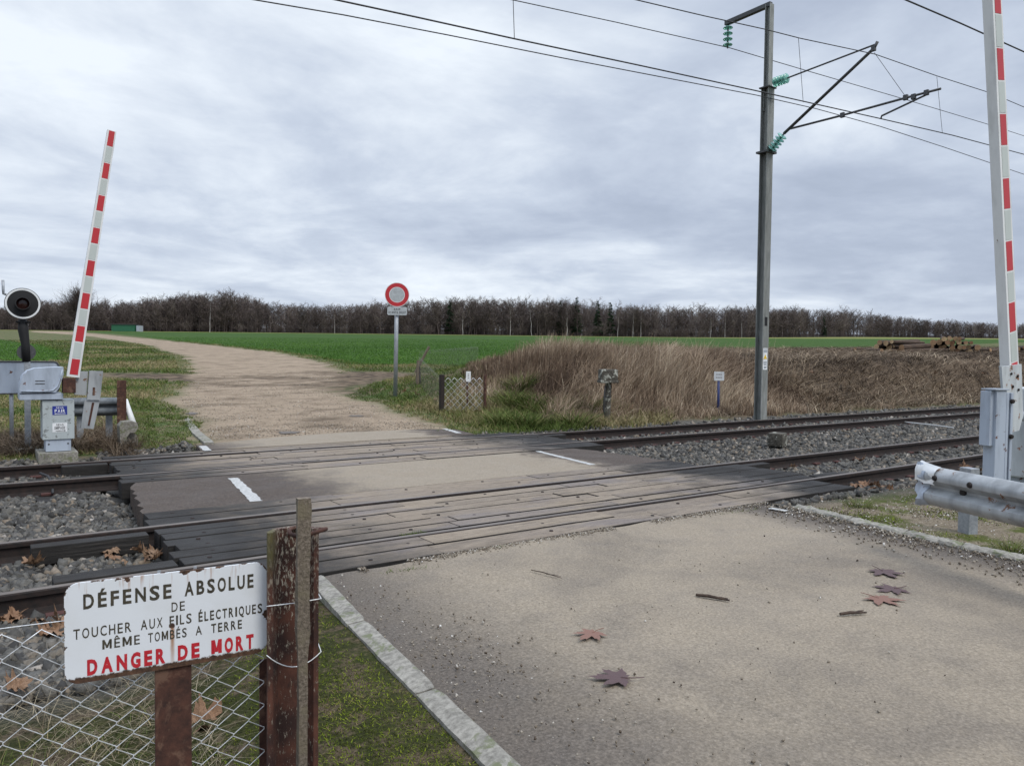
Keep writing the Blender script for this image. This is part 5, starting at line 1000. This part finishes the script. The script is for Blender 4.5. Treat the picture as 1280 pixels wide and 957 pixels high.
b = MB(); q = G0+dz+gd*.30+EZ*.155+side*.013; b.lathe([(0, .016), (.026, .012), (.032, 0)], q, side, 10); b.build('bolt', M['dark_rust'], gr)

# ------------------------------------------------------------------ leaves and sticks
def leaf_mesh(seed, curl, broad=False):
    r = random.Random(seed); out = []; lob = []
    for c_, q_ in ((-146, .42), (-98, .72), (-48, .94), (0, 1.08), (48, .94), (98, .72), (146, .42)):
        lob += [(c_-15, .60*q_), (c_-12, .74*q_), (c_-7, .72*q_), (c_, q_), (c_+7, .72*q_), (c_+12, .74*q_), (c_+15, .60*q_), (c_+24, .40 if c_ < 146 else .2)]
    lob += [(180, .08)]
    if broad: lob = [(a, .22+.68*q) for a, q in lob]
    ring = [(math.radians(a+r.uniform(-1.5, 1.5)), q*r.uniform(.92, 1.08)) for a, q in lob]; vs = [(0, 0, 0)]; rings = 5 if broad else 3; cr = .16 if broad else 0
    for k in range(1, rings+1):
        for a, q in ring:
            q2 = q*k/rings if k == rings else min(q, .55)*k/rings*1.25
            x_, y_ = q2*math.sin(a), q2*math.cos(a); vs.append((x_, y_, curl*(x_*x_*1.1+y_*y_*.5)+curl*.35*math.sin(a*2.5+seed)*q2+(.02*math.sin(a*5)*q2)+cr*q2*math.sin(a*9+seed)*.6+cr*(float(vnoise(x_*5+seed, y_*5, seed))-.5)*1.6))
    n = len(ring); fs = [(0, 1+i, 1+(i+1) % n) for i in range(n)]
    for k in range(rings-1): fs += [(1+k*n+i, 1+(k+1)*n+i, 1+(k+1)*n+(i+1) % n, 1+k*n+(i+1) % n) for i in range(n)]
    b = MB(); b.add(vs, fs); b.tube([(0, 0, .004), (r.uniform(-.06, .06), -.35, curl*.1+.01), (r.uniform(-.15, .15), -.75, curl*.25+.012)], [.022, .018, .014], 5); return b
LM = {}
def leaf(p, size, mat, curl, rz, tilt, lab, grp=None, seed=1, cat='leaf'):
    key = (seed, round(curl, 2), mat)
    if key not in LM: o = leaf_mesh(seed, curl, mat == 'leafdry').build('fallen_leaf', M[mat], smooth=False); LM[key] = o.data; bpy.data.objects.remove(o)
    o = bpy.data.objects.new('fallen_leaf', LM[key]); COL.objects.link(o); o.location = tuple(map(float, p)); o.scale = (size,)*3; o.rotation_euler = (tilt, tilt*.6, rz); return tag(o, lab, cat, grp)
for i, (u, v, w_, mt, rz, lab) in enumerate([(776, 846, 54, 'leafwet', .9, 'large dark purple maple leaf flat on the near road'), (741, 790, 40, 'leafred', 1.9, 'reddish maple leaf flat on the road, paler than the one closest to it'), (1103, 713, 42, 'leafwet', 2.6, 'dark maple leaf nearest the kerb on the near road'), (1118, 735, 42, 'leafwet', 1.4, 'dark maple leaf in the middle of the three by the kerb'), (1098, 747, 44, 'leafred', 2.9, 'reddish leaf closest to the short dark stick on the road')]):
    q = on_z(u, v, .009); leaf(q, w_*.5*Zof(q)/FP*1.45, mt, .015, rz, 0, lab, seed=i+1)
random.seed(31)
def cluster(n, box, z, sz, lab, grp):
    for i in range(n):
        u, v = random.uniform(box[0], box[2]), random.uniform(box[1], box[3]); q = on_z(u, v, z); leaf((q[0], q[1], z+random.uniform(.0, .05)), random.uniform(*sz), 'leafdry', random.choice([.55, .85, -.5]), random.uniform(0, 6.28), random.uniform(-.8, .8), lab, grp, random.randint(1, 4))
cluster(11, (135, 692, 196, 703), -.13, (.06, .11), 'curled dry leaf caught in the pit at the end of the timber deck', 'dry leaves in the deck pit')
cluster(10, (0, 772, 82, 800), -.16, (.08, .13), 'curled brown leaf against the closest rail, above the chain link', 'dry leaves by the closest rail')
cluster(12, (1060, 606, 1140, 622), -.15, (.08, .14), 'curled brown leaf heaped at the end of the timber deck near the guardrail', 'dry leaves at the deck end')
cluster(5, (1195, 585, 1226, 598), -.15, (.08, .14), 'curled brown leaf lying beside the rusty streaked steel post', 'dry leaves by the steel post')
cluster(9, (385, 0, 386, 1), -9, (.08, .1), '', '') if False else None
for u, v, z, s_, lab in ((42, 708, -.13, .12, 'dry leaf standing upright between the rails near the sleeper end'), (1076, 577, -.13, .13, 'lone pale dry leaf between the rails of the front track, near the deck end'), (992, 586, -.13, .08, 'small dry leaf under the second rail by the deck end'), (250, 916, -.14, .135, 'large pale tan leaf in the grass behind the chain link'), (22, 865, -.15, .10, 'small brown leaf on the stones behind the chain link'), (548, 752, .0, .05, 'tiny pale leaf scrap'),):
    if s_ > .06: q = on_z(u, v, z); leaf((q[0], q[1], z+.03), s_, 'leafdry', .8, random.uniform(0, 6), random.uniform(.2, .6), lab, seed=3)
for i, (u, v) in enumerate([(788, 517), (766, 497), (545, 505), (560, 512), (520, 497), (505, 494), (590, 512), (598, 520), (120, 555), (128, 548), (110, 560), (1170, 470), (1015, 470), (1140, 425+65), (1230, 470)]):
    q = at(u, v); leaf(q+EZ*.12, random.uniform(.09, .15), 'leafdry', .85, random.uniform(0, 6), random.uniform(-.8, .8), 'dry orange brown leaf caught in the grass beyond the tracks', 'dry leaves beyond the tracks', random.randint(1, 4))
for (u0, v0, u1, v1, r_, lab) in ((870, 743, 912, 750, .010, 'split dark stick in the middle of the near road'), (1050, 767, 1083, 765, .009, 'short dark stick below the three leaves on the road'), (664, 712, 702, 722, .0035, 'thin forked twig on the road close to the timber deck')):
    a, c_ = on_z(u0, v0, .012), on_z(u1, v1, .012); b = MB(); b.tube([a, a*.6+c_*.4+EZ*.006, c_], [r_, r_*1.2, r_*.6], 6); mm = a*.5+c_*.5; b.tube([mm, mm*.4+c_*.6+np.array([.01, .02, .003]), c_+np.array([.02, .03, .0])], [r_*.7, r_*.6, r_*.3], 5); tag(b.build('stick', M['twigwood'], loc=a), lab, 'stick')
n = 2600; x = u_(2.2, 7.0, n); y = 5.10-np.abs(RNG.normal(0, .05, n)); ok = fbm(x*1.4, y*0, 44, 3) > -.06; x, y = x[ok], y[ok]
tag(stones('deck_edge_grit', np.stack([x, y, np.full(len(x), .001)], 1), u_(.003, .009, len(x)), M['pebble']), kind='stuff')
for (u0, v0, u1, v1, n) in ((500, 669, 528, 664, 130), (545, 706, 480, 714, 60), (900, 642, 950, 635, 90), (620, 685, 640, 682, 40)):
    a, c_ = on_z(u0, v0, 0), on_z(u1, v1, 0); q = RNG.random((n, 1)); P = a*(1-q)+c_*q+RNG.normal(0, .012, (n, 3))*[1, 1, 0]; blades('grass_tuft', P[:, 0], P[:, 1], P[:, 2]-.02, u_(.03, .06, n), .007, u_(.3, 1.2, n), u_(0, 6.28, n), M['greenblade'], u_(.2, .7, n), seg=2)
# specks of leaf and bark on the road
x, y = polar(260, 2.4, 7.5, -18, 33); ok = (x > road_l(y)+.1) & (x < road_r(y)-.3) & (y < 5.0); x, y = x[ok], y[ok]; n = len(x)
o = stones('road_debris', np.stack([x, y, np.full(n, .003)], 1), RNG.choice([.0022, .0035, .005, .009], n, p=[.5, .33, .14, .03]), M['twigwood'], flat=.25); tag(o, kind='stuff')
